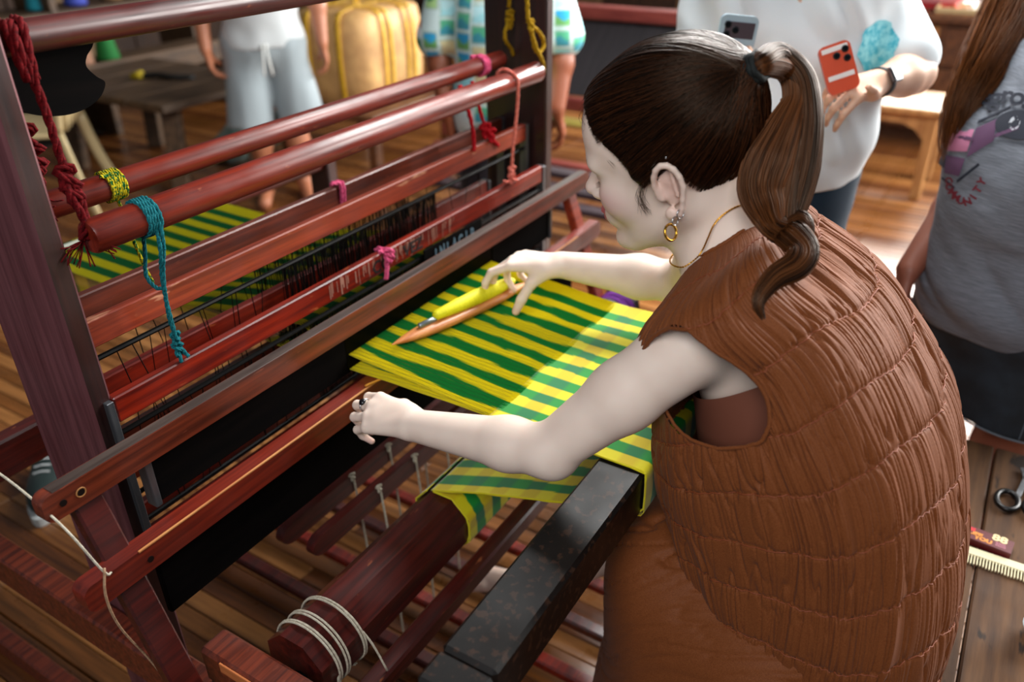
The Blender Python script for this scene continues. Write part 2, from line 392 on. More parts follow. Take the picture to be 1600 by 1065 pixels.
WALL = noisy('board_wall', '2a1a12', '3d281a', (4, 4, 1.2), 6., .8, .2)
WALL2 = noisy('board_wall_light', '5a4632', '7d6448', (4, 4, 1.2), 6., .8, .2)
for nm, dims in (('wall_back', (8.0, 8.12, -3.2, 7.2)), ('wall_left', (-1.2, 8.0, 7.0, 7.12))):
    w = thing(nm, None, None, ((dims[0]+dims[1])/2, (dims[2]+dims[3])/2, 0)); w['kind'] = 'structure'
    b = MB(); b.abox(dims[0], dims[1], dims[2], dims[3], 0, 2.9, 0); b.build('wall_core', WALL, w)
    long_y = nm == 'wall_back'; n = 26
    for i in range(n):
        b = MB()
        if long_y: y0 = -3.2+10.2*i/n; b.abox(7.975, 8.0, y0+.008, y0+10.2/n-.008, 0, 2.9, .004)
        else: x0 = -1.2+9.2*i/n; b.abox(x0+.008, x0+9.2/n-.008, 6.975, 7.0, 0, 2.9, .004)
        b.build('wall_board', WALL if i % 3 else WALL2, w)

w = thing('window_1', None, None, (7.93, .8, 1.2)); w['kind'] = 'structure'; WF_ = noisy('window_wood', '3a2418', '54361f', (20, 20, 4))
for q in ((-.85, -.80), (2.40, 2.45), (.775, .825)):
    b = MB(); b.abox(7.88, 7.97, q[0], q[1], 1.2, 2.8, .004); b.build('window_frame', WF_, w)
for z_ in (1.2, 2.75):
    b = MB(); b.abox(7.88, 7.97, -.80, 2.40, z_, z_+.05, .004); b.build('window_frame', WF_, w)
# ================================================================ LOOM FRAME
loom = thing('floor_loom', 'dark red varnished wooden floor loom the woman is weaving on', 'loom', (1.1, .9, 0))
def part(name, m, parent, fn, **kw):
    b = MB(); fn(b); return b.build(name, m, parent, **kw)
# uprights are planks, broad side seen from the left
for x0 in (.468, 1.695):
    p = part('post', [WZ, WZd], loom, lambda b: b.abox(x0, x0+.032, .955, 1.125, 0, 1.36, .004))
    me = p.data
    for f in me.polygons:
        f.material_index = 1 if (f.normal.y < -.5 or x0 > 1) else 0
part('top_beam', [WX], loom, lambda b: b.tube([(.30, 1.0, 1.324), (.9, 1.0, 1.322), (1.74, 1.0, 1.322)], .0195, 20), smooth=False)
smooth_by_angle(bpy.data.objects['top_beam'])
# curved bracket under the left end of the top beam
poly = [(-.11, .0), (.055, .0), (.052, -.02), (.04, -.032), (.036, -.044), (.046, -.058), (.056, -.068), (.044, -.084), (.02, -.094), (-.01, -.096), (-.045, -.088), (-.07, -.072), (-.09, -.05), (-.105, -.03)]
poly = [tuple(q[:2]) for q in catmull([(*p_, 0) for p_ in poly+[poly[0]]], 60)[:-1]]
Rx = np.array([[1, 0, 0], [0, 0, 1], [0, 1, 0]], float)
part('beam_bracket', [DK], loom, lambda b: b.prism(poly, -.02, .02, Rx, (.60, 1.055, 1.315)))
part('base_rail', [WXm], loom, lambda b: b.abox(.44, .472, .0, 2.1, 0, .055, .004))
part('base_rail', [WY], loom, lambda b: b.abox(1.70, 1.735, .0, 2.1, 0, .055, .004))
sr = part('side_rail', [WXm], loom, lambda b: b.abox(.425, .466, .30, 2.05, .355, .43, .004))
part('bolt_head', [BOLT], sr, lambda b: b.lathe([(.011, 0), (.011, .004), (.006, .008)], (.425, .79, .40), (-1, 0, 0), 10))
part('side_rail', [WXo], loom, lambda b: b.abox(1.728, 1.765, .35, 2.05, .40, .47, .004))
part('cross_rail', [WX], loom, lambda b: b.abox(.30, 1.74, 1.30, 1.335, .60, .672, .004))
part('cross_rail', [WX], loom, lambda b: b.abox(.47, 1.74, .60, .632, .395, .43, .004))
for x0 in (.425, 1.728):
    part('front_upright', [WZd], loom, lambda b: b.abox(x0, x0+.04, .335, .395, 0, .663, .004))
    part('rear_upright', [WZd], loom, lambda b: b.abox(x0, x0+.04, 1.72, 1.80, 0, .76, .004))
part('back_beam', [WX], loom, lambda b: b.tube([(.42, 1.76, .735), (1.77, 1.76, .735)], .028, 12))
# breast beam with the fitted end piece
bb = part('breast_beam', [WB], loom, lambda b: b.abox(.478, 1.76, .324, .396, .668, .742, .005))
part('beam_end_piece', [WB], bb, lambda b: b.abox(.432, .4765, .324, .396, .668, .7405, .004))
# cloth beam: eight-sided, with bracket rail and iron knob
cbx = [(.505, 0), (1.66, 0)]
def octa(b, x0, x1, y, z, r, ch=.0):
    V = []
    for x in (x0, x1):
        for k in range(8): a = pi/8+k*pi/4; V.append((x, y+r*math.cos(a), z+r*math.sin(a)))
    b.raw(V, [tuple(range(8)), tuple(range(8, 16))[::-1]]+[(k, 8+k, 8+(k+1) % 8, (k+1) % 8) for k in range(8)])
CBY, CBZ, CBR = .690, .487, .058
cb = part('cloth_beam', [WX], loom, lambda b: octa(b, .505, 1.66, CBY, CBZ, CBR))
part('axle_knob', [IRON], cb, lambda b: b.lathe([(.004, -.006), (.017, 0), (.019, .008), (.014, .016), (.004, .02)], (.497, CBY-.02, CBZ-.005), (-1, 0, 0), 14))
part('beam_bracket_rail', [WXm], loom, lambda b: b.abox(.432, .478, .34, .80, .468, .535, .006))
part('bracket_foot', [WXm], loom, lambda b: b.abox(.434, .476, .74, .797, .436, .467, .004))
part('rough_lit_edge', [noisy('lit_edge_wood', '9a4c22', 'c9763e', (40, 6, 40), 1., .7, .4)], loom, lambda b: b.abox(.4295, .4325, .36, .755, .515, .533, .001))  # rough bracket edge, its orange light painted on as a thin strip
part('beam_bracket_rail', [WXm], loom, lambda b: b.abox(1.665, 1.71, .34, .80, .44, .50, .006))
# warp sheet behind the heddles, lying over the back beam
def stripe_col(x, dark=False, y=None):
    if y is not None: x = x+.0075*float(vnoise(np.array([[y*16., 3.1*round((x-.868)/.0256), 1.7]]), 44)[0])+.003*float(vnoise(np.array([[y*60., x*400, 5.7]]), 45)[0])
    u = (x-.868)/.445*17.4+.16; k = int(math.floor(u)); f = u-k
    edge = x < .885 or x > 1.285
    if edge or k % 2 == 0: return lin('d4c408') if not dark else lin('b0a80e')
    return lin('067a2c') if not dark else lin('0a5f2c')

# beater: swings on its two long swords
bt = thing('beater', 'swinging beater with red hand rail and reed in front of the heddle frames', 'beater', (1.03, .62, .03))
def rrail(b, x0, x1, y0, y1, z0, z1, r=.012):
    # rail with rounded ends, seen from the front
    h = z1-z0; pts = []
    for cx, cz, a0 in ((x1-r, z1-r, 0), (x0+r, z1-r, 90), (x0+r, z0+r, 180), (x1-r, z0+r, 270)):
        for i in range(5): a = math.radians(a0+i*22.5); pts.append((cx+r*math.cos(a), cz+r*math.sin(a)))
    R_ = np.array([[1, 0, 0], [0, 0, -1], [0, 1, 0]], float)
    b.prism(pts, -y1, -y0, R_)
part('worn_top', [WTOP], bt, lambda b: b.abox(.345, 1.712, .8515, .8695, .8566, .8578, .0003))
hr = part('hand_rail', [WXm, WXo], bt, lambda b: rrail(b, .328, 1.725, .850, .871, .819, .857)); smooth_by_angle(hr)
rr = part('race_rail', [wood('race_varnish', '54150c', '7c2412', 'x', .32)], bt, lambda b: rrail(b, .322, 1.722, .812, .838, .698, .738)); smooth_by_angle(rr)
part('lit_rail_edge', [noisy('lit_rail_orange', 'a8602e', 'd39455', (6, 40, 40), 1., .6, .3)], rr, lambda b: b.abox(.40, 1.60, .8112, .8145, .7355, .7388, .0008))  # orange strip: light along the rail's top edge, put into the colour
for x0 in (.366, 1.640):
    part('sword', [WX if x0 < 1 else WXo], bt, lambda b: b.bar((x0+.019, .882, .842), (x0+.019, .600, .04), .038, .022, (0, 1, .35), .003))
for (x0, z0) in ((.352, .838), (.375, .838), (.412, .716)):
    yy = .850 if z0 > .8 else .812
    part('peg_head', [BOLT], bt, lambda b: b.lathe([(.0045, -.001), (.0045, .001)], (x0, yy, z0), (0, -1, 0), 12))
part('peg_ring', [mat('bare_wood_ring', 'a5713f', .6)], bt, lambda b: b.tube([(.375+.006*math.cos(a), .8493, .838+.006*math.sin(a)) for a in np.linspace(0, 2*pi, 13)[:-1]], .0009, 5, closed=True))
part('reed_board', [DK], bt, lambda b: b.abox(.478, .862, .868, .880, .738, .825, .002))
part('reed_board', [DK], bt, lambda b: b.abox(1.318, 1.560, .868, .880, .738, .825, .002))
part('board_end_strip', [STEEL], bt, lambda b: b.abox(.468, .478, .864, .884, .736, .825, .001))
part('board_end_strip', [STEEL], bt, lambda b: b.abox(1.56, 1.568, .864, .884, .736, .825, .001))
part('apron_board', [DK], bt, lambda b: b.abox(.43, 1.62, .834, .846, .585, .697, .003))
b = MB()
for i in range(220): xx = .864+.452*i/219; b.abox(xx-.0003, xx+.0003, .870, .876, .738, .822, 0)
b.build('reed_wires', IRON, bt, kind='stuff')

# heddle frames
def heddle_frame(y, zt, mt, x0, x1, label, dens, sparse, plate=True, low=.27):
    t = thing('heddle_frame', label, 'heddle frame', ((x0+x1)/2, y, zt-low), 0, None)
    tb = part('top_bar', [mt], t, lambda b: b.abox(x0+.008, x1-.008, y-.008, y+.008, zt-.040, zt, .002))
    part('bottom_bar', [mt], t, lambda b: b.abox(x0+.008, x1-.008, y-.008, y+.008, zt-low, zt-low+.035, .002))
    for xx in (x0, x1):
        part('end_plate', [STEEL], t, lambda b: b.abox(xx-.004 if xx == x0 else xx-.006, xx+.006 if xx == x0 else xx+.004, y-.011, y+.011, zt-low-.002, zt-.002, .001))
    for zz in (zt-.060, zt-low+.052):
        part('heddle_rod', [IRON], t, lambda b: b.tube([(x0+.006, y, zz), (x1-.006, y, zz)], .0042, 8))
    b = MB(); r_ = np.random.default_rng(int(y*1000))
    xs = list(np.linspace(.872, 1.312, dens)+r_.uniform(-.0008, .0008, dens))+list(r_.uniform(x0+.03, .84, sparse))+list(r_.uniform(1.34, x1-.04, sparse))
    for xx in xs:
        sway = r_.uniform(-.004, .004) if .86 < xx < 1.32 else r_.uniform(-.02, .02)
        b.tube([(xx, y, zt-.060), (xx+sway, y+r_.uniform(-.003, .003), zt-.13), (xx, y, zt-low+.05)], (.0009), 4, False)
    b.build('wire_heddles', IRON, t, kind='stuff')
    return t, tb
hf1, tb1 = heddle_frame(.957, .868, WXr, .490, 1.676, 'nearest heddle frame, bright red bar with pale dust and black lettering', 230, 16)
hf2, _ = heddle_frame(1.005, .962, WXo, .500, 1.680, 'second heddle frame, raised, orange bar with steel end plates', 210, 10)
hf3, _ = heddle_frame(1.040, .852, WXr, .505, 1.560, 'lowered heddle frame, dark red bar half hidden behind the nearest bar', 220, 4)
hf4, _ = heddle_frame(1.078, .966, WXm, .500, 1.690, 'rearmost heddle frame, dull brown bar with a pink cord tied on', 120, 6)
def text(body, size, mtx, m, name, parent, ext=.0004, sx=1.):
    cu = bpy.data.curves.new(name, 'FONT'); cu.body = body; cu.size = size; cu.extrude = ext; cu.align_x = 'CENTER'; cu.align_y = 'CENTER'; cu.resolution_u = 3; cu.offset = .0009
    o = bpy.data.objects.new(name, cu); COL.objects.link(o); bpy.context.view_layer.update()
    me = bpy.data.meshes.new_from_object(o); bpy.data.objects.remove(o); me.materials.clear(); me.materials.append(m)
    o = bpy.data.objects.new(name, me); COL.objects.link(o); mtx = mtx@Matrix.Diagonal((sx, 1, 1, 1))
    me.transform(mtx)
    o.parent = parent; o.matrix_parent_inverse = WM(parent).inverted(); return o
def front(x, y, z): return Matrix(((1, 0, 0, x), (0, 0, -1, y), (0, 1, 0, z), (0, 0, 0, 1)))
INK = mat('black_marker', '160b08', .7); CHALK = mat('pale_blue_paint', '5f7888', .7)
text('CO', .034, front(1.062, .9487, .845), INK, 'lettering', tb1); text('VEZ', .034, front(1.158, .9487, .845), INK, 'lettering', tb1)
for i, ch in enumerate('INLACIP'):
    text(ch, .040, front(1.228+i*.022, .9468, .800+.001*(i % 2)), CHALK, 'painted_letter', hf1, sx=.6)
part('letter_board', [DK], hf1, lambda b: b.abox(1.19, 1.40, .9475, .951, .772, .826, .001))
b = MB(); r_ = np.random.default_rng(3)
for i in range(60):
    x_ = r_.uniform(.92, 1.3); h_ = r_.uniform(.006, .03); b.abox(x_, x_+r_.uniform(.0008, .003), .9484, .949, .866-h_-r_.uniform(0, .008), .866-r_.uniform(0, .006), 0)
b.build('dust_smears', mat('pale_dust', '9c6a58', .9), tb1, kind='stuff')

# round rollers above the frames
def roller(name, y, z, x0, x1, r, label):
    b = MB(); b.tube([(x0, y, z), (x0+.004, y, z), ((x0+x1)/2, y, z), (x1-.004, y, z), (x1, y, z)], [r*.9, r, r, r, r*.9], 24)
    o = b.build(name, ROLL, None, label, 'roller', 'wooden rollers hanging over the heddle frames'); return smooth_by_angle(o)
ROLL = wood('roller_varnish', '4c120a', '7a2412', 'x', .28, .15, fine=.8); add_wear(ROLL, '9a5238', 46, .68, (.4, 2, 2))
roller('harness_roller', 1.045, 1.112, .532, 1.642, .0185, 'thinner round roller, farther one, tied with yellow yarn at its left end')
roller('harness_roller', .950, 1.092, .528, 1.645, .0225, 'thicker round roller, nearer one, with teal cord at its left end')

# ================================================================ YARN: warp, cloth
YARN = vcol('yarn', .75, .2, 900, .35, .0004, sheen=.15)
FELL = .585
b = MB(); n = 300
for i in range(n):
    x_ = .868+.446*i/(n-1); c_ = stripe_col(x_); up_ = i % 2
    zr = .772 if up_ else .744; zf = .7475
    ys = np.linspace(FELL-.01, .87, 14); b.tube([(x_+.0006*math.sin(y_*50+i), y_, np.interp(y_, [FELL-.01, .72, .87], [zf, (zf+zr)/2+.001, zr])) for y_ in ys], .00145, 4, False, None, flat=.4, cols=[stripe_col(x_, False, y_) for y_ in ys])
wp = b.build('warp_yarns', YARN, None, 'open warp yarns, yellow and green, between the woven cloth and the beater', 'warp', kind='stuff', tint=True)
b = MB(); n = 170
for i in range(n):
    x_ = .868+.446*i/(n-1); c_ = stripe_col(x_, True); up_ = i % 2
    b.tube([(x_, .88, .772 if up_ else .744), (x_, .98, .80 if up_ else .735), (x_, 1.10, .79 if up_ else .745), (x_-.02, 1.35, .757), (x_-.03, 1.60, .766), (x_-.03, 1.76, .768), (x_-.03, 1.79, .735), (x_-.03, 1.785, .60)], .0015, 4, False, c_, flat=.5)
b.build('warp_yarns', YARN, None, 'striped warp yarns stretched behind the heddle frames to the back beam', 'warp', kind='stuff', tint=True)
b = MB(); b.tube([(.55, 1.70, .784), (1.72, 1.70, .784)], .006, 10)
b.build('warp_stick', mat('whitish_stick', 'b9bcae', .5), None, 'thin whitish stick laid across the striped warp at the back', 'stick', smooth=True)

# woven cloth with real thickness and its stripes in the material (flat woven pattern)
def cloth_mat(name, axis_u='X'):
    m = mat(name, 'c9c010', .68, 0, .25); T = NT(m); bs = T.n['Principled BSDF']; bs.inputs['Sheen Weight'].default_value = .2
    at = T.add('ShaderNodeAttribute', attribute_name='tint'); T.link(at.outputs['Color'], bs.inputs['Base Color'])
    tc = T.add('ShaderNodeTexCoord'); mp = T.add('ShaderNodeMapping'); mp.inputs['Scale'].default_value = (900, 700, 700); T.link(tc.outputs['Object'], mp.inputs[0])
    ck = T.add('ShaderNodeTexNoise'); ck.inputs['Scale'].default_value = 1; T.link(mp.outputs[0], ck.inputs['Vector'])
    bp = T.add('ShaderNodeBump'); bp.inputs['Strength'].default_value = .35; bp.inputs['Distance'].default_value = .0004; T.link(ck.outputs[0], bp.inputs['Height']); T.link(bp.outputs[0], bs.inputs['Normal'])
    return m
CLO = cloth_mat('woven_cloth')
def cloth_color(x, s):
    x0_ = x; x = x+.0035*float(vnoise(np.array([[s*26., 3.1*round((x-.868)/.0256), 1.7]]), 44)[0])
    u = (x-.868)/.445*17.4+.16; k = int(math.floor(u)); edge = x0_ < .886 or x0_ > 1.284
    g = (k % 2 == 1) and not edge
    band = math.sin(s*2*pi/.062) > 0
    if g: c = 'g1' if band else 'g2'
    else: c = 'y1' if band else 'y2'
    return lin({'g1': '02862a', 'g2': '04703a', 'y1': 'd8cc04', 'y2': 'ccb406'}[c])
path = [(FELL, .7475), (.50, .747), (.42, .7465), (.395, .7455), (.345, .7455), (.327, .7455), (.3215, .743), (.320, .735), (.3195, .70), (.320, .672), (.324, .664), (.334, .6615), (.40, .649)]
a8 = CBR+.0035; ring = [(CBY+a8*math.cos(a), CBZ+a8*math.sin(a)) for a in np.radians([67.5, 112.5, 157.5, 202.5, 247.5, 292.5, 337.5, 382.5, 420])]
path2 = [(.60, .586)]+[(y, z) for y, z in ring]
P_ = path+path2
PP = [np.array(P_[0])]
for q in P_[1:]:
    q = np.array(q, float); d = np.linalg.norm(q-PP[-1]); k = max(1, int(d/.006)); p0 = PP[-1]
    for i in range(1, k+1): PP.append(p0+(q-p0)*i/k)
PP = np.array(PP); Ls = np.r_[0, np.cumsum(np.linalg.norm(np.diff(PP, axis=0), axis=1))]
xs = np.linspace(.866, 1.316, 181); V = []; C = []
for j, (y, z) in enumerate(PP):
    for x_ in xs:
        e = min(x_-.866, 1.316-x_)
        V.append((x_+.0015*math.sin(Ls[j]*60+(3 if x_ > 1 else 0))*(e < .01), y, z+.0006*math.sin(x_*40+y*30)*(y > .41 and z > .7))); C.append(cloth_color(x_, Ls[j]))
V = np.array(V); nx = len(xs); F_ = np.array([(j*nx+i, (j+1)*nx+i, (j+1)*nx+i+1, j*nx+i+1) for j in range(len(PP)-1) for i in range(nx-1)])[:, ::-1]
clo = np_mesh('woven_cloth', V, F_, CLO, None, np.array(C), True, 'yellow and green striped handwoven cloth stretched over the breast beam', 'cloth')
md = clo.modifiers.new('s', 'SOLIDIFY'); md.thickness = .0012; md.offset = -1
# thick yellow rim where the cloth turns over the beam
b = MB(); b.tube([(.8665, y, z+.0005) for y, z in PP[::3]], .0016, 6, True, lin('d6c91a'))
b.build('selvedge', YARN, clo, tint=True)

# shuttle with its quill of yellow yarn, lying on the warp
sh = thing('boat_shuttle', 'wooden boat shuttle with a bobbin of bright yellow yarn under her right hand', 'shuttle', (1.09, .775, .766))
def shut(b):
    L = .34; G = []
    for i in range(29):
        t = i/28*2-1; w = .019*(1-abs(t)**3.2)+.0008; h = .012*(1-abs(t)**3.5)+.0008; row = []
        for j in range(14):
            a = j/14*2*pi; row.append((t*L/2, w*math.cos(a), .004+h*math.sin(a)*(1 if math.sin(a) < 0 else .75)))
        G.append(row)
    b.grid(G, closed_u=True)
def place(o, loc, R_):
    o.data.transform(Matrix.Translation(loc)@Matrix(R_).to_4x4()); return o
SH = rotm((0, 0, 1), -13)
b = MB(); shut(b); o = b.build('shuttle_body', wood('shuttle_wood', 'b0642c', 'd08a4a', 'x', .35), sh, smooth=True); place(o, (1.085, .778, .778), SH)
b = MB(); b.lathe([(.004, -.105), (.009, -.10), (.0125, -.05), (.0145, 0), (.0135, .05), (.009, .09), (.004, .098)], (0, 0, .022), (1, 0, 0), 20)
o = b.build('yellow_bobbin', vcol('bobbin_yarn', .7), sh, smooth=True, label='bright yellow yarn bobbin'); place(o, (1.115, .771, .778), SH); 
o.data.materials.clear(); o.data.materials.append(noisy('bright_yellow_yarn', 'd8d000', 'f2ec20', (900, 40, 40), 1., .6, .5, .0008))
b = MB(); b.lathe([(.002, -.035), (.005, -.033), (.0055, 0), (.003, .012)], (0, 0, .016), (1, 0, 0), 14); o = b.build('bobbin_tip', mat('steel_tip', '8f999c', .3, .8), sh, smooth=True); place(o, (1.012, .795, .778), SH)
# loose weft and the flat stick held at the race
b = MB(); b.tube(catmull([(.842, .815, .7415), (.895, .80, .742), (.935, .792, .748), (.97, .79, .760)], 20), .0022, 6); b.build('weft_yarn', mat('orange_weft', 'cf8c22', .6), None, 'orange weft yarn running off the race rail beside her left hand', 'yarn', smooth=True)

# ================================================================ ROPES AND TIES
def rope_thing(name, label, cat, pieces, m, r, group=None, fray=None):
    b = MB()
    for p in pieces:
        if len(p) > 1 and isinstance(p[1], (int, float)) and not isinstance(p[0], (int, float)): b.rope(p[0], p[1], jit=.05)
        else: b.rope(p, r, jit=.05)
    if fray:
        for c, d, L, nn in fray:
            c = np.array(c); d = nrm(d)
            for i in range(nn):
                e = nrm(d+rng.normal(0, .35, 3)); b.tube(catmull([c, c+e*L*.5+rng.normal(0, .002, 3), c+e*L+rng.normal(0, .004, 3)], 7), .0009, 4)
    return b.build(name, m, None, label, cat, group, smooth=True)
def loop(x, y, z, r, n=18, a0=0, a1=360, wob=.0):
    return [(x+wob*math.sin(3*a), y+r*math.cos(a), z+r*math.sin(a)) for a in np.radians(np.linspace(a0, a1, n))]
def knot(c, s, seed=0):
    r_ = np.random.default_rng(seed); t = np.linspace(0, 2*pi, 9); c = np.array(c)
    return [tuple(c+s*np.array([math.sin(2*a)*.9, math.cos(3*a)*.6, math.sin(a)*1.2])+r_.normal(0, s*.12, 3)) for a in t]
RED = noisy('red_cord', '3c0609', '660b10', (300, 300, 300), 1., .85, .8, .002, spec=.1); YEL = noisy('yellow_cord', '8a6a10', 'b08c1c', (300, 300, 300), 1., .85, .6, .002, spec=.1)
TEAL = noisy('teal_cord', '0f4a50', '1e727a', (300, 300, 300), 1., .85, .6, .002, spec=.1); YG = noisy('mixed_yarn_tie', '0f5a2c', 'b9a81c', (240, 240, 240), 1., .85, .5, lo=.45, hi=.5, spec=.1)
PINK = noisy('pink_cord', 'c4406a', 'e0668c', (200, 200, 200), 1., .8, .4, spec=.1); SALM = noisy('salmon_cord', 'c05a4c', 'dc8474', (200, 200, 200), 1., .8, .4, spec=.1); WHT = noisy('white_cord', 'a89f8c', 'cfc7b4', (200, 200, 200), 1., .8, .4, spec=.1)
CRIM = noisy('crimson_cord', 'a0101c', 'c41c28', (200, 200, 200), 1., .8, .5, spec=.1)
rope_thing('red_rope', 'dark red rope looped over the top beam, ending in a frayed knot on the rollers', 'rope',
 [[(.545, 1.02, 1.335), (.53, .985, 1.34), (.523, .972, 1.32), (.529, .973, 1.29), (.533, .972, 1.245), (.532, .968, 1.205), (.531, .965, 1.18)],
  [(.530, 1.02, 1.34), (.522, .985, 1.34), (.519, .974, 1.31), (.524, .973, 1.28)], [(.552, 1.02, 1.34), (.541, .984, 1.34), (.534, .973, 1.31), (.533, .973, 1.28)],
  knot((.531, .963, 1.165), .012, 1), knot((.533, .960, 1.145), .011, 2), [(.531, .962, 1.17), (.536, .958, 1.14), (.533, .955, 1.105), (.525, .952, 1.09)],
  [(.528, .965, 1.17), (.524, .955, 1.145), (.531, .953, 1.11), (.520, .953, 1.09)]], RED, .0052,
 fray=[((.522, .952, 1.09), (-.7, -.1, -.7), .035, 14), ((.530, .952, 1.088), (.8, -.1, -.5), .035, 12)])
rope_thing('red_rope', 'dark red rope with a tangled knot hanging behind the other red rope', 'rope',
 [[(.528, 1.03, 1.34), (.525, 1.03, 1.26), (.524, 1.03, 1.22)], knot((.530, 1.03, 1.205), .014, 3), knot((.532, 1.03, 1.18), .013, 4), knot((.530, 1.03, 1.155), .010, 5),
  [(.528, 1.03, 1.19), (.532, 1.035, 1.16), (.531, 1.045, 1.125), (.534, 1.05, 1.10)]], RED, .005, fray=[((.530, 1.03, 1.13), (0, 0, -1), .03, 16)])
def wraps(y, z, r, xs, wire): return [loop(x, y, z, r+wire, 20, 0, 372, 0) for x in xs]
rope_thing('yarn_tie', 'yellow and green yarn wound round the left end of the far roller', 'yarn tie', wraps(1.045, 1.112, .0185, [.622, .625, .629, .632, .636, .639, .643], .0015)+[[(.622, 1.035, 1.129), (.612, 1.03, 1.133)], [(.635, 1.045, 1.094), (.637, 1.04, 1.075), (.622, 1.01, 1.05), (.624, 1.0, 1.0), (.63, 1.0, .975)]], YG, .0024)
rope_thing('teal_cord', 'teal cord wound on the near roller and tied down to the nearest heddle frame', 'cord',
 wraps(.950, 1.092, .0225, [.600, .604, .608, .612, .617], .0015)+[[(.615, .928, 1.095), (.612, .926, 1.06), (.606, .935, 1.01), (.606, .945, .95), (.612, .95, .905)],
  [(.610, .93, 1.08), (.605, .926, 1.05), (.606, .94, 1.0), (.610, .948, .93), (.614, .952, .90)], [(.617, .97, 1.08), (.620, .985, 1.03), (.616, .99, .995), (.610, .965, .985), (.606, .945, .99)],
  knot((.614, .953, .905), .007, 6), knot((.613, .953, .888), .0075, 7), [(.612, .953, .89), (.610, .948, .868)], [(.616, .953, .89), (.622, .946, .872)]], TEAL, .0028)
rope_thing('pink_tie', 'pink cord tied round the rearmost heddle bar', 'cord', [[(1.098, 1.068, .925), (1.10, 1.066, .968), (1.10, 1.076, .972), (1.10, 1.09, .966), (1.10, 1.09, .925), (1.098, 1.068, .925)], [(1.106, 1.068, .925), (1.107, 1.066, .968), (1.105, 1.078, .973), (1.10, 1.09, .966)], [(1.10, 1.07, .974), (1.085, 1.068, .976), (1.075, 1.066, .979)]], PINK, .0036)
rope_thing('pink_tie', 'pink knotted cord on the nearest heddle bar, over the lettering', 'cord', [[(1.072, .946, .87), (1.072, .958, .873), (1.072, .97, .866)], knot((1.073, .942, .862), .009, 8), knot((1.080, .941, .857), .008, 18), [(1.070, .942, .855), (1.066, .941, .835), (1.060, .940, .818)], [(1.060, .943, .873), (1.052, .942, .876)]], PINK, .0042)
rope_thing('pink_tie', 'deep pink cord wound once round the right end of the far roller', 'cord', wraps(1.045, 1.112, .0185, [1.548, 1.555, 1.562], .002)+[[(1.545, 1.05, 1.132), (1.528, 1.05, 1.134)]], CRIM if False else PINK, .004)
rope_thing('salmon_cord', 'salmon cord hung over the near roller down to the nearest heddle bar', 'cord', [[(1.505, .975, 1.085), (1.505, .965, 1.115), (1.513, .95, 1.120), (1.518, .930, 1.108), (1.520, .925, 1.09), (1.522, .93, 1.03), (1.522, .94, .96), (1.523, .945, .90)], knot((1.523, .945, .895), .010, 9), knot((1.521, .945, .880), .009, 10), [(1.52, .945, .877), (1.50, .944, .878), (1.487, .944, .884)], [(1.525, .945, .877), (1.545, .944, .868)]], SALM, .0035)
rope_thing('crimson_cord', 'crimson cords knotted over the raised heddle bar near the right post', 'cord',
 [[(1.452, 1.03, 1.09), (1.450, 1.005, 1.03), (1.450, .997, .99), (1.446, .994, .955)], [(1.456, 1.03, 1.09), (1.455, 1.005, 1.02), (1.452, .996, .96)], knot((1.505, 1.0, .985), .012, 11), knot((1.52, .996, .972), .012, 12), [(1.50, 1.03, 1.09), (1.498, 1.01, 1.03), (1.503, 1.0, .99)], [(1.51, 1.0, .98), (1.53, .994, .955), (1.545, .993, .942)]], CRIM, .0042)
rope_thing('yellow_rope', 'yellow rope hanging in front of the right post, knotted, holding the far roller', 'rope', [[(1.66, 1.02, 1.33), (1.663, 1.03, 1.26), (1.662, 1.035, 1.22)], knot((1.668, 1.035, 1.20), .011, 13), knot((1.668, 1.035, 1.185), .009, 14), [(1.662, 1.035, 1.19), (1.645, 1.035, 1.17), (1.648, 1.035, 1.15), (1.675, 1.038, 1.13), (1.688, 1.04, 1.112)]], YEL, .0046)
rope_thing('yellow_rope', 'yellow rope with a loose loop, holding the near roller at the right post', 'rope', [[(1.604, .97, 1.335), (1.604, .955, 1.27), (1.604, .95, 1.205)], knot((1.612, .948, 1.195), .009, 15), [(1.612, .947, 1.195), (1.645, .945, 1.175), (1.665, .945, 1.150), (1.650, .945, 1.135), (1.628, .945, 1.14), (1.615, .945, 1.17), (1.610, .945, 1.19)], [(1.61, .948, 1.19), (1.620, .94, 1.15), (1.638, .935, 1.12), (1.655, .94, 1.10), (1.654, .945, 1.08)], knot((1.656, .945, 1.085), .007, 16)], YEL, .0046)
def octl(x0, dx=0):
    r_ = CBR+.0025; return [(x0+dx*i/16, CBY+r_*math.cos(a)*(1 if i % 2 == 0 else 1), CBZ+r_*math.sin(a)) for i, a in enumerate(np.radians(np.linspace(-140, 225, 17)))]
WF = MB()
for x0, dx in ((.527, .004), (.530, .006), (.552, -.006), (.556, -.004), (.574, .012), (.577, .014)):
    WF.tube(catmull(octl(x0, dx), 50), .0017, 6)
WF.tube(catmull([(.530, CBY-.058, CBZ-.01), (.527, CBY-.058, CBZ-.035), (.524, CBY-.05, CBZ-.05)], 8), .005, 8, flat=.4)
WF.tube(catmull([(.585, CBY-.03, CBZ+.055), (.595, CBY-.064, CBZ+.0), (.60, CBY-.085, CBZ-.055)], 14), .0017, 6)
WF.build('binding_string', WHT, None, 'off-white string wound in six turns round the left end of the cloth beam', 'cord', smooth=True)
b = MB(); b.tube(catmull([(.30, 1.30, .93), (.335, 1.00, .86), (.335, .846, .829), (.350, .808, .752), (.358, .806, .742)], 40), .0015, 6); b.build('white_string', WHT, None, 'white string stretched from the left down to the end of the race rail', 'string', smooth=True)
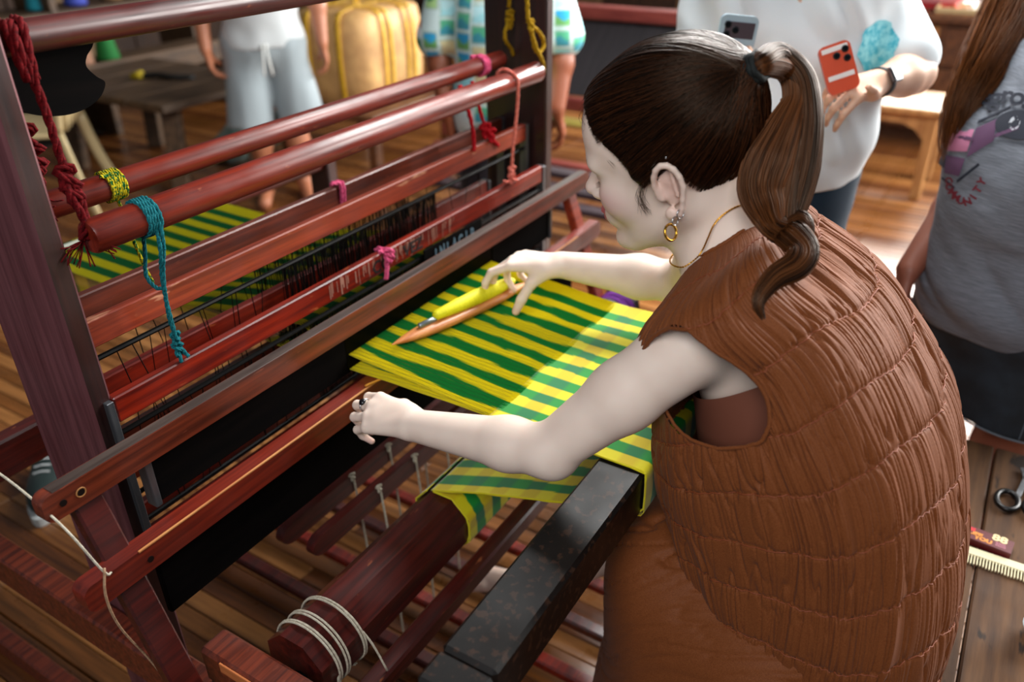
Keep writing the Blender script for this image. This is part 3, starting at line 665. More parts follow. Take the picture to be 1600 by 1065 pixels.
b = MB(); b.tube(catmull([(.352, .806, .755), (.340, .80, .72), (.345, .803, .66), (.365, .80, .58), (.38, .79, .50), (.40, .78, .40), (.41, .76, .2), (.40, .70, .02), (.36, .60, .004)], 50), .0016, 6); b.build('hanging_string', noisy('tan_string', '8a6a50', 'b08c6c', (200, 200, 200)), None, 'thin tan string hanging from the left end of the race rail to the floor', 'string', smooth=True)
# lamms and treadles under the loom
for y, x0, lab in ((.935, .705, 'rear dark lamm bar with a rounded end hanging under the heddle frames'), (.868, .712, 'front dark lamm bar with a rounded end hanging under the heddle frames')):
    t = thing('lamm', lab, 'loom lever', (1.1, y, .43))
    R_ = np.array([[1, 0, 0], [0, 0, -1], [0, 1, 0]], float)
    pts = [(x0+.03+.03*math.cos(a), .452+.021*math.sin(a)) for a in np.radians(np.linspace(90, 270, 9))]+[(1.5, .431), (1.5, .473)]
    b = MB(); b.prism(pts, -y-.009, -y+.009, R_); smooth_by_angle(b.build('lever_bar', WX, t))
    for xx in (.89, 1.0, 1.10):
        b = MB(); b.rope([(xx, y-.012, .475), (xx+.004, y-.012, .44), (xx+.006, y-.02, .30), (xx+.002, y-.03, .085)], .0022); b.rope(knot((xx, y-.012, .47), .006, int(xx*100)), .002); b.build('tie_cord', WHT, t, smooth=True)
for i, xx in enumerate((.884, 1.014, 1.140, 1.262)):
    t = thing('treadle', ['reddish foot treadle nearest the cloth beam cords', 'second foot treadle from the left', 'foot treadle beside the weaver\'s bare foot', 'foot treadle farthest right under the cloth'][i], 'treadle', (xx, .8, 0))
    b = MB(); b.bar((xx, .42, .036), (xx, 1.45, .060), .030, .024, bev=.004); b.build('treadle_bar', WXr if i % 2 else WX, t)
    b = MB(); b.abox(xx-.012, xx+.012, 1.40, 1.45, 0, .05, .002); b.build('hinge_block', WZd, t)
# bench with two long boards
OLD = noisy('old_bench_board', '3c2616', '5e4026', (3.5, 40, 40), 1., .65, .4, .0015, 6, rough2=.8, spec=.25); add_wear(OLD, '22150c', 24, .62, (.5, 1.5, 1))
bench = thing('weaving_bench', 'long worn wooden bench of two boards under the weaver', 'bench', (1.15, -.13, 0))
for y0, y1 in ((-.128, .10), (-.42, -.132)): part('seat_board', OLD, bench, lambda b: b.abox(.62, 1.66, y0, y1, .425, .45, .003))
for x0 in (.70, 1.54):
    part('trestle_leg', OLD, bench, lambda b: b.abox(x0, x0+.04, -.36, -.30, 0, .424, .003)); part('trestle_leg', OLD, bench, lambda b: b.abox(x0, x0+.04, .02, .08, 0, .424, .003)); part('cross_piece', OLD, bench, lambda b: b.abox(x0+.005, x0+.035, -.30, .02, .36, .42, .003))
# comb
cbm = mat('ivory_plastic', 'd8cfa8', .45)
b = MB(); R3 = rotm((0, 0, 1), 0)
b.box((1.302, -.175, .4535), (.020, .165, .005), None, .002)
for i in range(34): y = -.098-i*.0047; b.bar((1.294, y, .4535), (1.270+.001*math.sin(i), y, .4532), .0021, .0034, bev=.0005)
b.build('comb', cbm, None, 'cream plastic comb lying on the bench behind the weaver', 'comb')
# patterned match-size box
bx = thing('small_box', 'small dark red box with pink and orange print next to the comb', 'box', (1.343, -.137, .45))
RB = rotm((0, 0, 1), -6)
b = MB(); b.box((1.338, -.140, .457), (.036, .078, .014), RB, .001); b.build('box_body', mat('dark_red_card', '5a0a12', .5), bx)
def label(txt, s, x, y, m, sx=1.):
    M_ = Matrix.Translation((x, y, .4642))@Matrix(RB.tolist()).to_4x4()@Matrix.Rotation(-pi/2, 4, 'Z'); return text(txt, s, M_, m, 'print', bx, .0002, sx)
OR = mat('orange_print', 'd8862a', .5); CR = mat('cream_print', 'e6cf9a', .5); PKp = mat('pink_print', 'd0889a', .5)
label('LIFE', .013, 1.340, -.120, OR); label('YOU', .013, 1.330, -.133, OR); label('88', .024, 1.346, -.158, CR); 
for k in range(3):
    b = MB(); b.box((1.326+k*.004, -.160, .4642), (.0012, .016, .0004), RB, 0); b.build('print_line', PKp, bx)
b = MB(); b.box((1.350, -.112, .4642), (.010, .014, .0005), RB, 0); b.build('red_corner', mat('bright_red_print', 'c01420', .5), bx)
# scissors
sc_ = thing('scissors', 'black handled scissors lying at the far edge of the bench', 'scissors', (1.50, -.20, .45))
BLK = mat('black_plastic', '0c0c0d', .35)
for s in (-1, 1):
    b = MB(); b.tube([(1.478+.024*math.cos(a)*1.2-.0, -.185-s*.023+.018*math.sin(a), .457) for a in np.linspace(0, 2*pi, 25)[:-1]], .0052, 8, closed=True); b.build('handle', BLK, sc_, smooth=True)
    b = MB(); b.bar((1.503, -.190-s*.012, .456), (1.60, -.187+s*.006, .456), .010, .003, bev=.001); b.build('blade', STEEL, sc_)
# white rounded tub cut by the frame
t = thing('white_tub', 'white rounded plastic tub on the near right edge of the bench', 'tub', (1.155, -.235, .45))
b = MB(); b.lathe([(.018, 0), (.026, .004), (.031, .014), (.032, .024), (.028, .036), (.018, .043), (.004, .046)], (1.155, -.235, .4505), n=28); b.build('tub_body', mat('white_plastic', 'c9d4da', .35), t, smooth=True)
b = MB(); b.tube([(1.155+.0325*math.cos(a), -.235+.0325*math.sin(a), .472) for a in np.linspace(0, 2*pi, 29)[:-1]], .0015, 6, closed=True); b.build('tub_rim', mat('white_plastic_rim', 'b4c0c8', .35), t, smooth=True)
# purple skein and dark winder beyond the cloth
t = thing('yarn_winder', 'dark wooden winder beside the loom holding purple yarn', 'winder', (1.65, .74, .47))
b = MB(); b.abox(1.56, 1.765, .62, .86, .471, .490, .004); b.build('winder_board', WZd, t)
b = MB(); b.lathe([(.045, 0), (.05, .01), (.03, .03), (.03, .07), (.05, .09), (.045, .1)], (1.60, .73, .541), (1, 0, 0), 20); b.build('winder_drum', WZd, t, smooth=True)
b = MB()
for k in range(26): b.tube(catmull([(1.63+.022*math.sin(k*1.7)+.02, .73+(.040+.004*math.sin(k*2.3))*math.cos(a), .541+(.040+.003*math.cos(k*1.3))*math.sin(a)) for a in np.linspace(0, 2*pi, 13)], 24), .0035, 5)
b.build('purple_yarn', noisy('purple_yarn_mat', '5a1a78', '8a38a8', (300, 300, 300), 1., .8, .5), t, smooth=True)

# ================================================================ BACKGROUND FURNITURE
PALE = noisy('pale_wood', '9a6a3c', 'c39058', (30, 30, 3), 1., .5, .2); BRN = noisy('brown_wood', '4a2a16', '6e4426', (5, 30, 30), 1., .5, .2); BRN2 = noisy('grey_brown_wood', '3a2a1c', '5e4630', (4, 30, 30), 1., .6, .3)
CRM = mat('cream_plastic', 'c9b487', .4)
# stool/bench in pale wood
t = thing('wooden_stool', 'pale wooden stool with arched apron behind the person in white', 'stool', (4.7, .55, 0))
part('seat', PALE, t, lambda b: b.abox(4.48, 4.92, .30, .86, .42, .455, .01))
for xx in (4.50, 4.86):
    for yy in (.33, .79): part('leg', PALE, t, lambda b: b.abox(xx, xx+.05, yy, yy+.05, 0, .42, .006))
    part('apron', PALE, t, lambda b: b.prism([(.38, .42), (.79, .42), (.79, .30), (.74, .35), (.67, .375), (.50, .375), (.43, .35), (.38, .30)], xx+.01, xx+.035, np.array([[0, 0, 1], [1, 0, 0], [0, 1, 0]], float)))
# desk with drawers
t = thing('drawer_desk', 'brown wooden desk with drawers at the right back', 'desk', (5.9, .5, 0))
part('top', BRN, t, lambda b: b.abox(5.45, 6.2, .05, 1.3, .72, .76, .006)); part('carcass', BRN, t, lambda b: b.abox(5.52, 6.15, .10, 1.25, .10, .718, .006))
for k in range(3):
    d = part('drawer', PALE if k == 1 else BRN, t, lambda b: b.abox(5.50, 5.522, .14+.37*k, .48+.37*k, .48, .69, .004)); part('knob', IRON, d, lambda b: b.lathe([(.008, 0), (.014, .012), (.008, .02)], (5.50, .31+.37*k, .58), (-1, 0, 0), 10))
    part('drawer', BRN, t, lambda b: b.abox(5.50, 5.522, .14+.37*k, .48+.37*k, .14, .46, .004))
for yy in (.12, 1.18): part('leg', BRN, t, lambda b: b.abox(5.54, 5.60, yy, yy+.05, 0, .10, .004))
t = thing('tray', 'shallow pale tray with small yellow and white things on the desk', 'tray', (5.62, .40, .76))
part('tray_base', PALE, t, lambda b: b.abox(5.50, 5.74, .22, .56, .761, .768, .002))
for q in ((5.50, 5.508, .22, .56), (5.732, 5.74, .22, .56), (5.508, 5.732, .22, .228), (5.508, 5.732, .552, .56)): part('tray_rim', CRM, t, lambda b: b.abox(*q, .768, .795, .001))
for k, (c_, xx, yy) in enumerate((('d8c020', 5.58, .30), ('e8e8e0', 5.62, .38), ('7fb4c0', 5.66, .32), ('c04a30', 5.6, .47))):
    b = MB(); b.lathe([(.02, 0), (.026, .01), (.022, .03), (.01, .04)], (xx, yy, .769), n=12); b.build('trinket', mat('trinket_%d' % k, c_, .5), None, ['yellow', 'white', 'pale blue', 'red'][k]+' trinket lying in the pale tray on the desk', 'trinket', smooth=True)
t = thing('red_box', 'red and pink cardboard box standing on the desk at the right back', 'box', (5.8, .62, .76))
part('box_body', mat('red_card', 'b41c22', .5), t, lambda b: b.abox(5.66, 5.92, .46, .80, .861-.1, .95, .004)); part('box_band', mat('pink_card', 'c87a80', .5), t, lambda b: b.abox(5.655, 5.66, .46, .80, .80, .84, .001))
# the loom standing behind: dark frame with a dark warp
t = thing('back_loom', 'dark loom in the background behind her head with a maroon top rail', 'loom', (4.0, 1.8, 0))
MR = noisy('maroon_wood', '6a2a26', '8e4238', (30, 4, 30), 1., .4, .2, coat=.2)
part('top_rail', MR, t, lambda b: b.abox(3.92, 4.02, .9, 2.6, .84, .90, .006)); part('middle_rail', MR, t, lambda b: b.abox(3.60, 3.66, 1.0, 2.6, .46, .52, .006)); part('lower_rail', MR, t, lambda b: b.abox(3.4, 3.46, 1.0, 2.6, .20, .26, .006))
for yy in (1.02, 2.5): part('upright', MR, t, lambda b: b.abox(3.97, 4.05, yy, yy+.08, 0, .84, .006)); part('upright', MR, t, lambda b: b.abox(3.60, 3.66, yy, yy+.08, 0, .46, .006)); part('side_rail', MR, t, lambda b: b.abox(3.42, 4.0, yy+.01, yy+.05, .30, .36, .005))
part('warp_panel', noisy('dark_warp', '120f12', '2a2428', (3, 200, 3), 1., .8, .3), t, lambda b: b.bar((3.64, 1.78, .53), (3.96, 1.78, .83), 1.30, .008, bev=0), kind='stuff')
part('woven_strip', mat('olive_cloth', '9a8a3c', .7), t, lambda b: b.abox(3.50, 3.60, 1.25, 2.3, .415, .43, .003))
for k in range(3): part('slat', noisy('dark_purple_wood', '241820', '3a2a30', (30, 4, 30)), t, lambda b: b.abox(3.30-.12*k, 3.38-.12*k, 1.1, 2.5, .22-.03*k, .25-.03*k, .004))
# wrapped parcel with yellow straps, on a low stand
pc = thing('strapped_parcel', 'big brown wrapped parcel bound with yellow straps', 'parcel', (3.75, 3.35, .35), .15)
def rb(dx, dy, dz, z0, r=.06, n=6, m_=22):
    V = []; G = []
    for k, (zz, ins) in enumerate([(0, .03), (.02, .0), (.12, -.012), (.25, -.015), (.38, -.010), (dz-.03, .005), (dz-.008, .03), (dz, .09), (dz+.004, .2)]):
        row = []
        for a in np.linspace(0, 2*pi, 41)[:-1]:
            c_, s_ = math.cos(a), math.sin(a); q = 1/((abs(c_)**6+abs(s_)**6)**(1/6)); wob = 1+.012*math.sin(a*5+k)
            row.append((max(dx-ins, .01)*q*c_*wob, max(dy-ins, .01)*q*s_*wob, z0+zz))
        G.append(row)
    return G
b = MB(); G = rb(.34, .25, .50, 0); b.grid(G, closed_u=True); b.raw([p for p in G[-1]], [tuple(range(40))]); b.raw([p for p in G[0]], [tuple(range(40))[::-1]])
b.build('wrapping', noisy('tan_wrap', 'a97f4e', 'd0a468', (8, 8, 8), 1., .6, .6, .01), pc, local=True, smooth=True)
PS = noisy('yellow_strap', 'c08c10', 'e0b428', (60, 60, 60), 1., .5, .2)
for (ax, v) in (('x', -.17), ('x', -.10), ('x', .08), ('x', .15), ('y', -.10), ('y', .10)):
    b = MB(); q = []; E_ = .346 if ax == 'y' else .256
    for (u, z) in ((-E_, 0), (-E_-.016, .14), (-E_-.018, .30), (-E_+.0, .47), (-E_+.09, .508), (0, .512), (E_-.09, .508), (E_, .47), (E_+.018, .30), (E_+.016, .14), (E_, 0)):
        q.append((v, u, z) if ax == 'x' else (u, v, z))
    b.tube(catmull(q, 60), .016, 6, flat=.15, up=(1, 0, 0) if ax == 'x' else (0, 1, 0)); b.build('strap', PS, pc, local=True, smooth=True)
b = MB(); b.box((-.322, -.0, .28), (.004, .10, .14), None, .001); b.build('paper_label', mat('paper', 'cfd2ce', .7), pc, local=True)
b = MB(); b.tube([(p[0]*.03, p[1]*.02, .525+p[2]*.02) for p in knot((0, 0, 0), 1, 22)], .008, 6); b.build('strap_knot', PS, pc, local=True, smooth=True)
t = thing('low_stand', 'low dark wooden stand under the strapped parcel', 'stand', (3.75, 3.35, 0))
part('stand_top', BRN, t, lambda b: b.abox(3.35, 4.15, 2.95, 3.75, .31, .35, .006))
for xx in (3.38, 4.06):
    for yy in (2.98, 3.66): part('leg', BRN, t, lambda b: b.abox(xx, xx+.06, yy, yy+.06, 0, .31, .006))
# rough table
t = thing('rough_table', 'low grey-brown plank table in the left background', 'table', (3.2, 4.2, 0))
for k in range(4): part('table_board', BRN2, t, lambda b: b.abox(2.56, 3.36, 3.62+.29*k, 3.90+.29*k, .46, .50, .006))
for q in ((2.70, 3.75), (3.23, 3.75), (2.70, 4.66), (3.23, 4.66)): part('leg', BRN2, t, lambda b: b.bar((q[0], q[1], .46), (q[0]-.06, q[1]-.04, 0), .09, .07, bev=.006))
part('stretcher', BRN2, t, lambda b: b.abox(2.67, 3.20, 3.70, 3.74, .16, .22, .005))
b = MB(); b.tube(catmull([(2.92, 4.28, .51), (2.97, 4.18, .52), (2.99, 4.08, .515), (3.06, 3.98, .51)], 12), .018, 8); t2 = b.build('hand_tool', mat('dark_tool', '14100e', .6), None, 'dark hand tool with a yellow tip lying on the rough table', 'tool', smooth=True)
b = MB(); b.tube([(2.90, 4.31, .512), (2.93, 4.25, .524)], [.02, .022], 8); b.build('yellow_tip', mat('tool_yellow', 'b8a018', .5), t2, smooth=True)
# shelf with yarn cones
t = thing('yarn_shelf', 'rough open shelf holding cones of yarn in the left background', 'shelf', (3.5, 5.5, 0))
part('shelf_board', BRN2, t, lambda b: b.abox(2.2, 4.3, 5.05, 5.42, .40, .44, .006)); part('shelf_board', BRN2, t, lambda b: b.abox(2.2, 4.3, 5.45, 5.85, .70, .74, .006)); part('front_lip', BRN2, t, lambda b: b.abox(2.2, 4.3, 5.02, 5.05, .34, .47, .004))
for xx in (2.2, 3.2, 4.25):
    part('upright', BRN2, t, lambda b: b.abox(xx, xx+.05, 5.05, 5.85, 0, .40, .005)); part('upright', BRN2, t, lambda b: b.abox(xx, xx+.05, 5.44, 5.85, .40, 1.5, .005))
def cone(x, y, z, col, lab, s=1.):
    nm = 'yarn_cone_'+col; t = thing('yarn_cone', lab, 'yarn cone', (x, y, z), 0, 'yarn cones on the shelf')
    b = MB(); pr = [(.052*s, 0), (.06*s, .01)]+[(.06*s-.022*s*i/10+(.0015 if i % 2 else 0), .01+.13*s*i/10) for i in range(11)]+[(.02*s, .15*s)]
    b.lathe(pr, n=20); b.build('wound_yarn', noisy(nm, col, col, (3, 3, 260), 1., .8, .5, .002), t, local=True, smooth=True)
    b = MB(); b.lathe([(.015*s, .15*s), (.014*s, .175*s)], n=12); b.build('cone_tip', mat('card_tip', 'c9b89a', .7), t, local=True, smooth=True)
for x, y, z, c_, n_ in ((3.00, 5.2, .44, '10b020', 'bright green'), (3.17, 5.2, .44, '9a7058', 'dusty brown'), (3.36, 5.2, .44, '0c6a28', 'dark green'), (2.62, 5.6, .74, 'a89468', 'beige'), (2.86, 5.6, .74, 'b4a888', 'pale sand'), (3.22, 5.6, .74, '1a8ca0', 'teal'), (3.48, 5.6, .74, '3a48a8', 'blue'), (2.40, 5.2, .44, 'c8b898', 'cream'), (3.75, 5.6, .74, '7a5a3a', 'brown'), (4.0, 5.6, .74, '604030', 'dark brown')):
    cone(x, y, z, c_, n_+' yarn cone standing on the shelf in the left background', 1.25)
# cream plastic armchair
def armchair(loc, rz):
    t = thing('plastic_armchair', 'cream plastic garden armchair in the left background', 'chair', loc, rz)
    b = MB(); b.abox(-.23, .23, -.22, .22, .40, .425, .02); b.build('seat', CRM, t, local=True)
    for sx in (-1, 1):
        b = MB(); b.tube(catmull([(sx*.23, -.22, .42), (sx*.26, -.25, .2), (sx*.29, -.28, 0)], 8), [.032, .03, .028, .027, .026, .025, .024, .022], 8, flat=.5); b.build('leg', CRM, t, local=True, smooth=True)
        b = MB(); b.tube(catmull([(sx*.22, .22, .42), (sx*.24, .26, .2), (sx*.27, .31, 0)], 8), .028, 8, flat=.5); b.build('leg', CRM, t, local=True, smooth=True)
        b = MB(); b.tube(catmull([(sx*.25, -.24, .40), (sx*.285, -.25, .54), (sx*.29, -.20, .65), (sx*.285, 0, .67), (sx*.25, .20, .68), (sx*.23, .25, .62)], 24), .026, 8, flat=.6); b.build('armrest', CRM, t, local=True, smooth=True)
    b = MB(); b.tube(catmull([(-.22, .22, .42), (-.24, .27, .65), (-.17, .31, .84), (0, .33, .88), (.17, .31, .84), (.24, .27, .65), (.22, .22, .42)], 36), .026, 8, flat=.6); b.build('back_frame', CRM, t, local=True, smooth=True)
    for k in range(-2, 3):
        b = MB(); b.tube(catmull([(k*.075, .23, .42), (k*.078, .29, .64), (k*.065, .32, .85)], 8), .022, 6, flat=.3); b.build('back_slat', CRM, t, local=True, smooth=True)
armchair((2.17, 4.22, 0), -2.35)
t = thing('blue_pail', 'light blue plastic pail behind the cream armchair', 'pail', (2.35, 4.9, .0))
b = MB(); b.lathe([(.11, 0), (.13, .02), (.15, .26), (.158, .27), (.15, .28), (.14, .27), (.12, .03)], (2.35, 4.9, .0), n=24); b.build('pail_body', mat('light_blue_plastic', '58b4cc', .4), t, smooth=True)
b = MB(); b.tube([(2.35+.155*math.cos(a), 4.9, .27+.10*math.sin(a)) for a in np.linspace(0, pi, 16)], .005, 6); b.build('pail_handle', STEEL, t, smooth=True)
t = thing('plastic_bag', 'crumpled clear and green plastic bag on the floor under the rough table', 'bag', (3.35, 3.95, 0))
V, Fq = sdf_mesh([ell((3.35, 3.95, .10), (.17, .15, .12), k=.05), ell((3.45, 3.88, .16), (.10, .10, .10), k=.05), ell((3.27, 4.0, .06), (.13, .12, .08), k=.05)], .012, disp=lambda X, D: .018*vnoise(X*16, 5)+.008*vnoise(X*40, 6))
np_mesh('bag_body', V, Fq, noisy('bag_plastic', '6a8a84', 'a8bcb8', (9, 9, 9), 1., .25, .6, .01), t)
# scraps on the floor
for k, (x_, y_, s_) in enumerate(((.47, .93, .035), (.36, 1.05, .02), (.42, 1.0, .018))):
    b = MB(); p_ = [(x_+s_*math.cos(a)*r_, y_+s_*math.sin(a)*r_) for a, r_ in zip(np.linspace(0, 2*pi, 8)[:-1], rng.uniform(.6, 1.3, 7))]; b.prism(p_, .001, .003)
    b.build('cloth_scrap', mat('pale_scrap', 'b8b6a2', .8), None, ['largest pale scrap on the floor behind the sword of the beater', 'pale scrap on the floor near the hanging string', 'small pale scrap on the floor left of the string'][k], 'scrap', 'scraps on the floor')
# ================================================================ THE WEAVER
SKIN = vcol('skin', .48, .45, 900, .12, .0003, sss=.12); 
me_sk = MATS['skin']
wv = thing('person', 'woman in a brown ruched sleeveless dress with a ponytail, seated and weaving', 'person', (1.0, .05, .45))
HC = np.array([.966, .358, 1.171]); HS = 1.07
def hframe(p, y, r):
    p, y, r = np.radians([p, y, r]); f = np.array([-np.sin(y)*np.cos(p), np.cos(y)*np.cos(p), -np.sin(p)]); s = np.array([-np.cos(y), -np.sin(y), 0]); u = np.cross(s, f); u = u if u[2] > 0 else -u
    return f, s*np.cos(r)+u*np.sin(r), -s*np.sin(r)+u*np.cos(r)
hf_, hs_, hu_ = hframe(15, 8.8, -8.7); HR = np.stack([hf_, hs_, hu_], 1)
def H(f, s, u): return HC+HS*(HR@np.array([f, s, u], float))
def hell(c, r, rot=None, k=.012, op=1): R_ = HR if rot is None else HR@rot; return ell(H(*c), np.array(r)*HS, R_, k, op)
def hcap(a, b, ra, rb=None, k=.012): return cap(H(*a), H(*b), ra*HS, (ra if rb is None else rb)*HS, k)
def face_prims(H=H, hell=hell, hcap=hcap, ears=True):
    L = [hell((-.010, 0, .040), (.092, .075, .088), k=.01), hell((.022, 0, .012), (.066, .067, .088), k=.03), hell((.028, 0, -.050), (.054, .054, .052), k=.03),
         hell((.060, 0, .048), (.034, .056, .045), k=.03)]
    for s in (-1, 1):
        L += [hcap((-.008, s*.054, -.048), (.062, s*.020, -.094), .016, .015, .03), hell((.058, s*.036, -.024), (.030, .027, .032), k=.02),
              hell((.078, s*.028, .020), (.014, .026, .009), k=.018), ell(H(.095, s*.033, .002), np.array((.012, .017, .010))*HS, HR, .014, -1),
              hell((.0745, s*.031, .002), (.0135, .0145, .0125), k=.004)]
    L += [hell((.079, 0, -.099), (.017, .020, .015), k=.02), hcap((.084, 0, .012), (.109, 0, -.024), .0065, .0085, .012), hell((.108, 0, -.027), (.0105, .0105, .0085), k=.006)]
    for s in (-1, 1): L += [hell((.098, s*.0115, -.031), (.0105, .0075, .0075), k=.006)]
    L += [hell((.084, 0, -.058), (.016, .030, .022), k=.014), hell((.0965, 0, -.0535), (.0085, .021, .0052), rotm((0, 1, 0), 12), .003), hell((.0950, 0, -.0635), (.0085, .019, .0062), k=.003),
          ell(H(.107, 0, -.0583), np.array((.008, .024, .0012))*HS, HR, .003, -1)]
    if ears:
        for s in (-1, 1):
            c = np.array([-.010, s*.074, -.003]); arc = []
            for t_, w_ in [(-20, 0), (5, .3), (30, .6), (55, .85), (80, 1), (105, 1), (130, 1), (155, .95), (180, .9), (205, .8), (228, .65), (248, .5), (268, .3)]:
                aa = math.radians(t_); arc.append((c[0]+.0165*math.cos(aa)*(1 if t_ < 200 else .85)-.001, c[1]+s*(.006+.009*w_), c[2]+(.029 if math.sin(aa) > 0 else .036)*math.sin(aa)))
            for p0, p1 in zip(arc[:-1], arc[1:]): L.append(hcap(p0, p1, .0036, .0036, .002))
            L += [hell((c[0], c[1]+s*.002, c[2]), (.013, .006, .026), k=.004), hell((c[0]+.004, c[1]+s*.008, c[2]-.033), (.0075, .0045, .0085), k=.005), hcap((c[0]+.012, c[1]+s*.006, c[2]-.004), (c[0]+.010, c[1]+s*.007, c[2]-.014), .004, .004, .003),
                  hcap((c[0]-.006, c[1]+s*.009, c[2]+.020), (c[0]-.008, c[1]+s*.009, c[2]-.012), .0026, .0026, .002), ell(H(c[0]+.003, c[1]+s*.012, c[2]-.004), np.array((.0055, .006, .009))*HS, HR, .003, -1)]
    return L
def hand_prims(w, fwd, back, curls, thumb, S_=1., spread=2., side=1, elbow=None):
    """palm + five fingers; fwd along the palm, back = out of the back of the hand, side: +1 thumb lies to cross(fwd, back)"""
    fwd = nrm(fwd); back = nrm(np.asarray(back, float)-fwd*np.dot(back, fwd)); lat = np.cross(fwd, back)*side; w = np.asarray(w, float)
    L = []; tips = []
    lens = [(.040, .025, .021), (.045, .028, .022), (.041, .026, .021), (.032, .019, .018)]; lo = [.029, .0095, -.0105, -.028]; pl = [.086, .088, .083, .075]; rr = [.0088, .009, .0086, .0076]
    for i in range(4):
        k0 = w+lat*lo[i]*.45*S_+fwd*.004; kn = w+lat*lo[i]*S_+fwd*pl[i]*S_+back*(.003 if i in (1, 2) else 0)
        L.append(cap(k0, kn, .0135*S_, .0098*S_, .014))
        a = curls[i]; p = kn; ang = 0; sp = math.radians(spread*(1.5-i)*2)
        d0 = nrm(fwd*math.cos(sp)+lat*math.sin(sp))
        for j, (ln, da) in enumerate(zip(lens[i], a)):
            ang += math.radians(da); d = d0*math.cos(ang)-back*math.sin(ang); q = p+d*ln*S_
            L.append(cap(p, q, rr[i]*S_*(1-.09*j), rr[i]*S_*(1-.09*(j+1)), .0035)); p = q
        tips.append(p)
    L.append(cap(w+fwd*.035*S_+lat*.012*S_-back*.004, w+fwd*.06*S_-lat*.006*S_-back*.004, .015*S_, .015*S_, .012))
    tb = w+fwd*.018*S_+lat*.018*S_-back*.006*S_; t1 = tb+S_*(fwd*thumb[0][0]+lat*thumb[0][1]+back*thumb[0][2]); t2 = t1+S_*(fwd*thumb[1][0]+lat*thumb[1][1]+back*thumb[1][2]); t3 = t2+S_*(fwd*thumb[2][0]+lat*thumb[2][1]+back*thumb[2][2])
    L += [cap(tb, t1, .0145*S_, .0115*S_, .014), cap(t1, t2, .0105*S_, .0095*S_, .004), cap(t2, t3, .0095*S_, .0078*S_, .004)]
    return L, dict(lat=lat, fwd=fwd, back=back, tips=tips, thumb=t3)
NB = np.array([.985, .275, 1.060])
LS, LE, LW = np.array([.850, .272, .975]), np.array([.763, .421, .812]), np.array([.757, .640, .777])
RS, RE, RW = np.array([1.165, .330, .990]), np.array([1.262, .432, .850]), np.array([1.200, .636, .862])
body = face_prims()
body += [cap(H(-.030, 0, -.035), NB+np.array([.0, -.005, .01]), .050, .052, .03), cap(H(.0, 0, -.055), NB+np.array([0, .03, .0]), .040, .047, .03),
         cap(NB-np.array([0, 0, .012]), LS+np.array([.03, 0, -.006]), .034, .044, .05), cap(NB-np.array([0, 0, .012]), RS-np.array([.03, 0, .006]), .034, .044, .05),
         ell((.99, .215, .93), (.135, .085, .13), k=.05), ell((1.0, .10, .73), (.125, .09, .16), k=.06), ell((1.01, .05, .58), (.16, .13, .12), k=.05)]
body += [cap(LS, LS+(LE-LS)*.45, .0500, .0440, .02), cap(LS+(LE-LS)*.45, LE, .0440, .0345, .02), cap(LE, LE+(LW-LE)*.28, .0340, .0365, .015), cap(LE+(LW-LE)*.28, LW, .0365, .0240, .015), ell(LE+np.array([.003, -.014, -.010]), (.020, .020, .020), k=.02)]
body += [cap(RS, RS+(RE-RS)*.5, .050, .043, .03), cap(RS+(RE-RS)*.5, RE, .043, .038, .03), cap(RE, RE+(RW-RE)*.35, .036, .0365, .02), cap(RE+(RW-RE)*.35, RW, .0375, .0245, .02)]
lh, LI = hand_prims(LW+np.array([.001, .010, .001]), (.04, .97, -.14), (-.45, .05, .9), [(20, 62, 40), (16, 66, 45), (18, 66, 45), (24, 62, 42)], [(.030, .016, -.012), (.026, .0, -.016), (.016, -.012, -.016)], .95, 1.2, 1)
rh, RI = hand_prims(RW+np.array([-.004, .008, 0]), (-.20, .93, -.02), (-.05, .15, 1), [(22, 38, 22), (36, 40, 26), (48, 48, 32), (56, 50, 35)], [(.026, .014, -.022), (.016, .014, -.030), (.010, .006, -.024)], .97, 3, -1)
body += lh+rh
# legs and feet under the skirt
def leg_prims(hip, knee, ankle, toe, k=.02):
    hip, knee, ankle, toe = map(np.array, (hip, knee, ankle, toe)); d = nrm(toe-ankle); lat = nrm(np.cross(d, (0, 0, 1)))
    L = [cap(hip, knee, .078, .054, .04), cap(knee, knee+(ankle-knee)*.35, .052, .050, .03), cap(knee+(ankle-knee)*.35, ankle, .050, .031, .03), cap(ankle, ankle-d*.03+np.array([0, 0, -.03]), .028, .026, .02), cap(ankle, toe-d*.035, .030, .024, .02), cap(ankle-d*.02-np.array([0, 0, .03]), toe-d*.035, .024, .022, .02)]
    for i, (o, r) in enumerate(((-.030, .0115), (-.012, .0085), (.002, .008), (.015, .0075), (.027, .007))):
        L.append(cap(toe-d*.035+lat*o*.8, toe+lat*o-d*.006*i-np.array([0, 0, .006]), r+.003, r, .006))
    return L
body += leg_prims((.93, .06, .54), (.92, .25, .54), (.95, .22, .11), (.95, .36, .05))+leg_prims((1.09, .06, .54), (1.11, .30, .54), (1.12, .640, .115), (1.108, .795, .082))
V, Fq = sdf_mesh(body, .0024)
V = relax(V, Fq, 2, .45)
def to_head(X): return ((X-HC)/HS)@HR
loc = to_head(V)
base = np.array(lin('f3ddcd')[:3]); col = np.tile(base, (len(V), 1))
def blend(mask, c): 
    global col
    m = np.clip(mask, 0, 1)[:, None]; col = col*(1-m)+np.array(lin(c)[:3])*m
def g3(c, r, p=1.): return np.exp(-(((loc-np.array(c))/np.array(r))**2).sum(1)*p)
for s in (-1, 1): blend(g3((.070, s*.045, -.026), (.026, .026, .020))*.62, 'd08a90'); blend(g3((-.01, s*.085, -.003), (.02, .015, .036))*.45, 'd48f80')
blend(g3((.108, 0, -.030), (.012, .014, .012))*.3, 'd89a90')
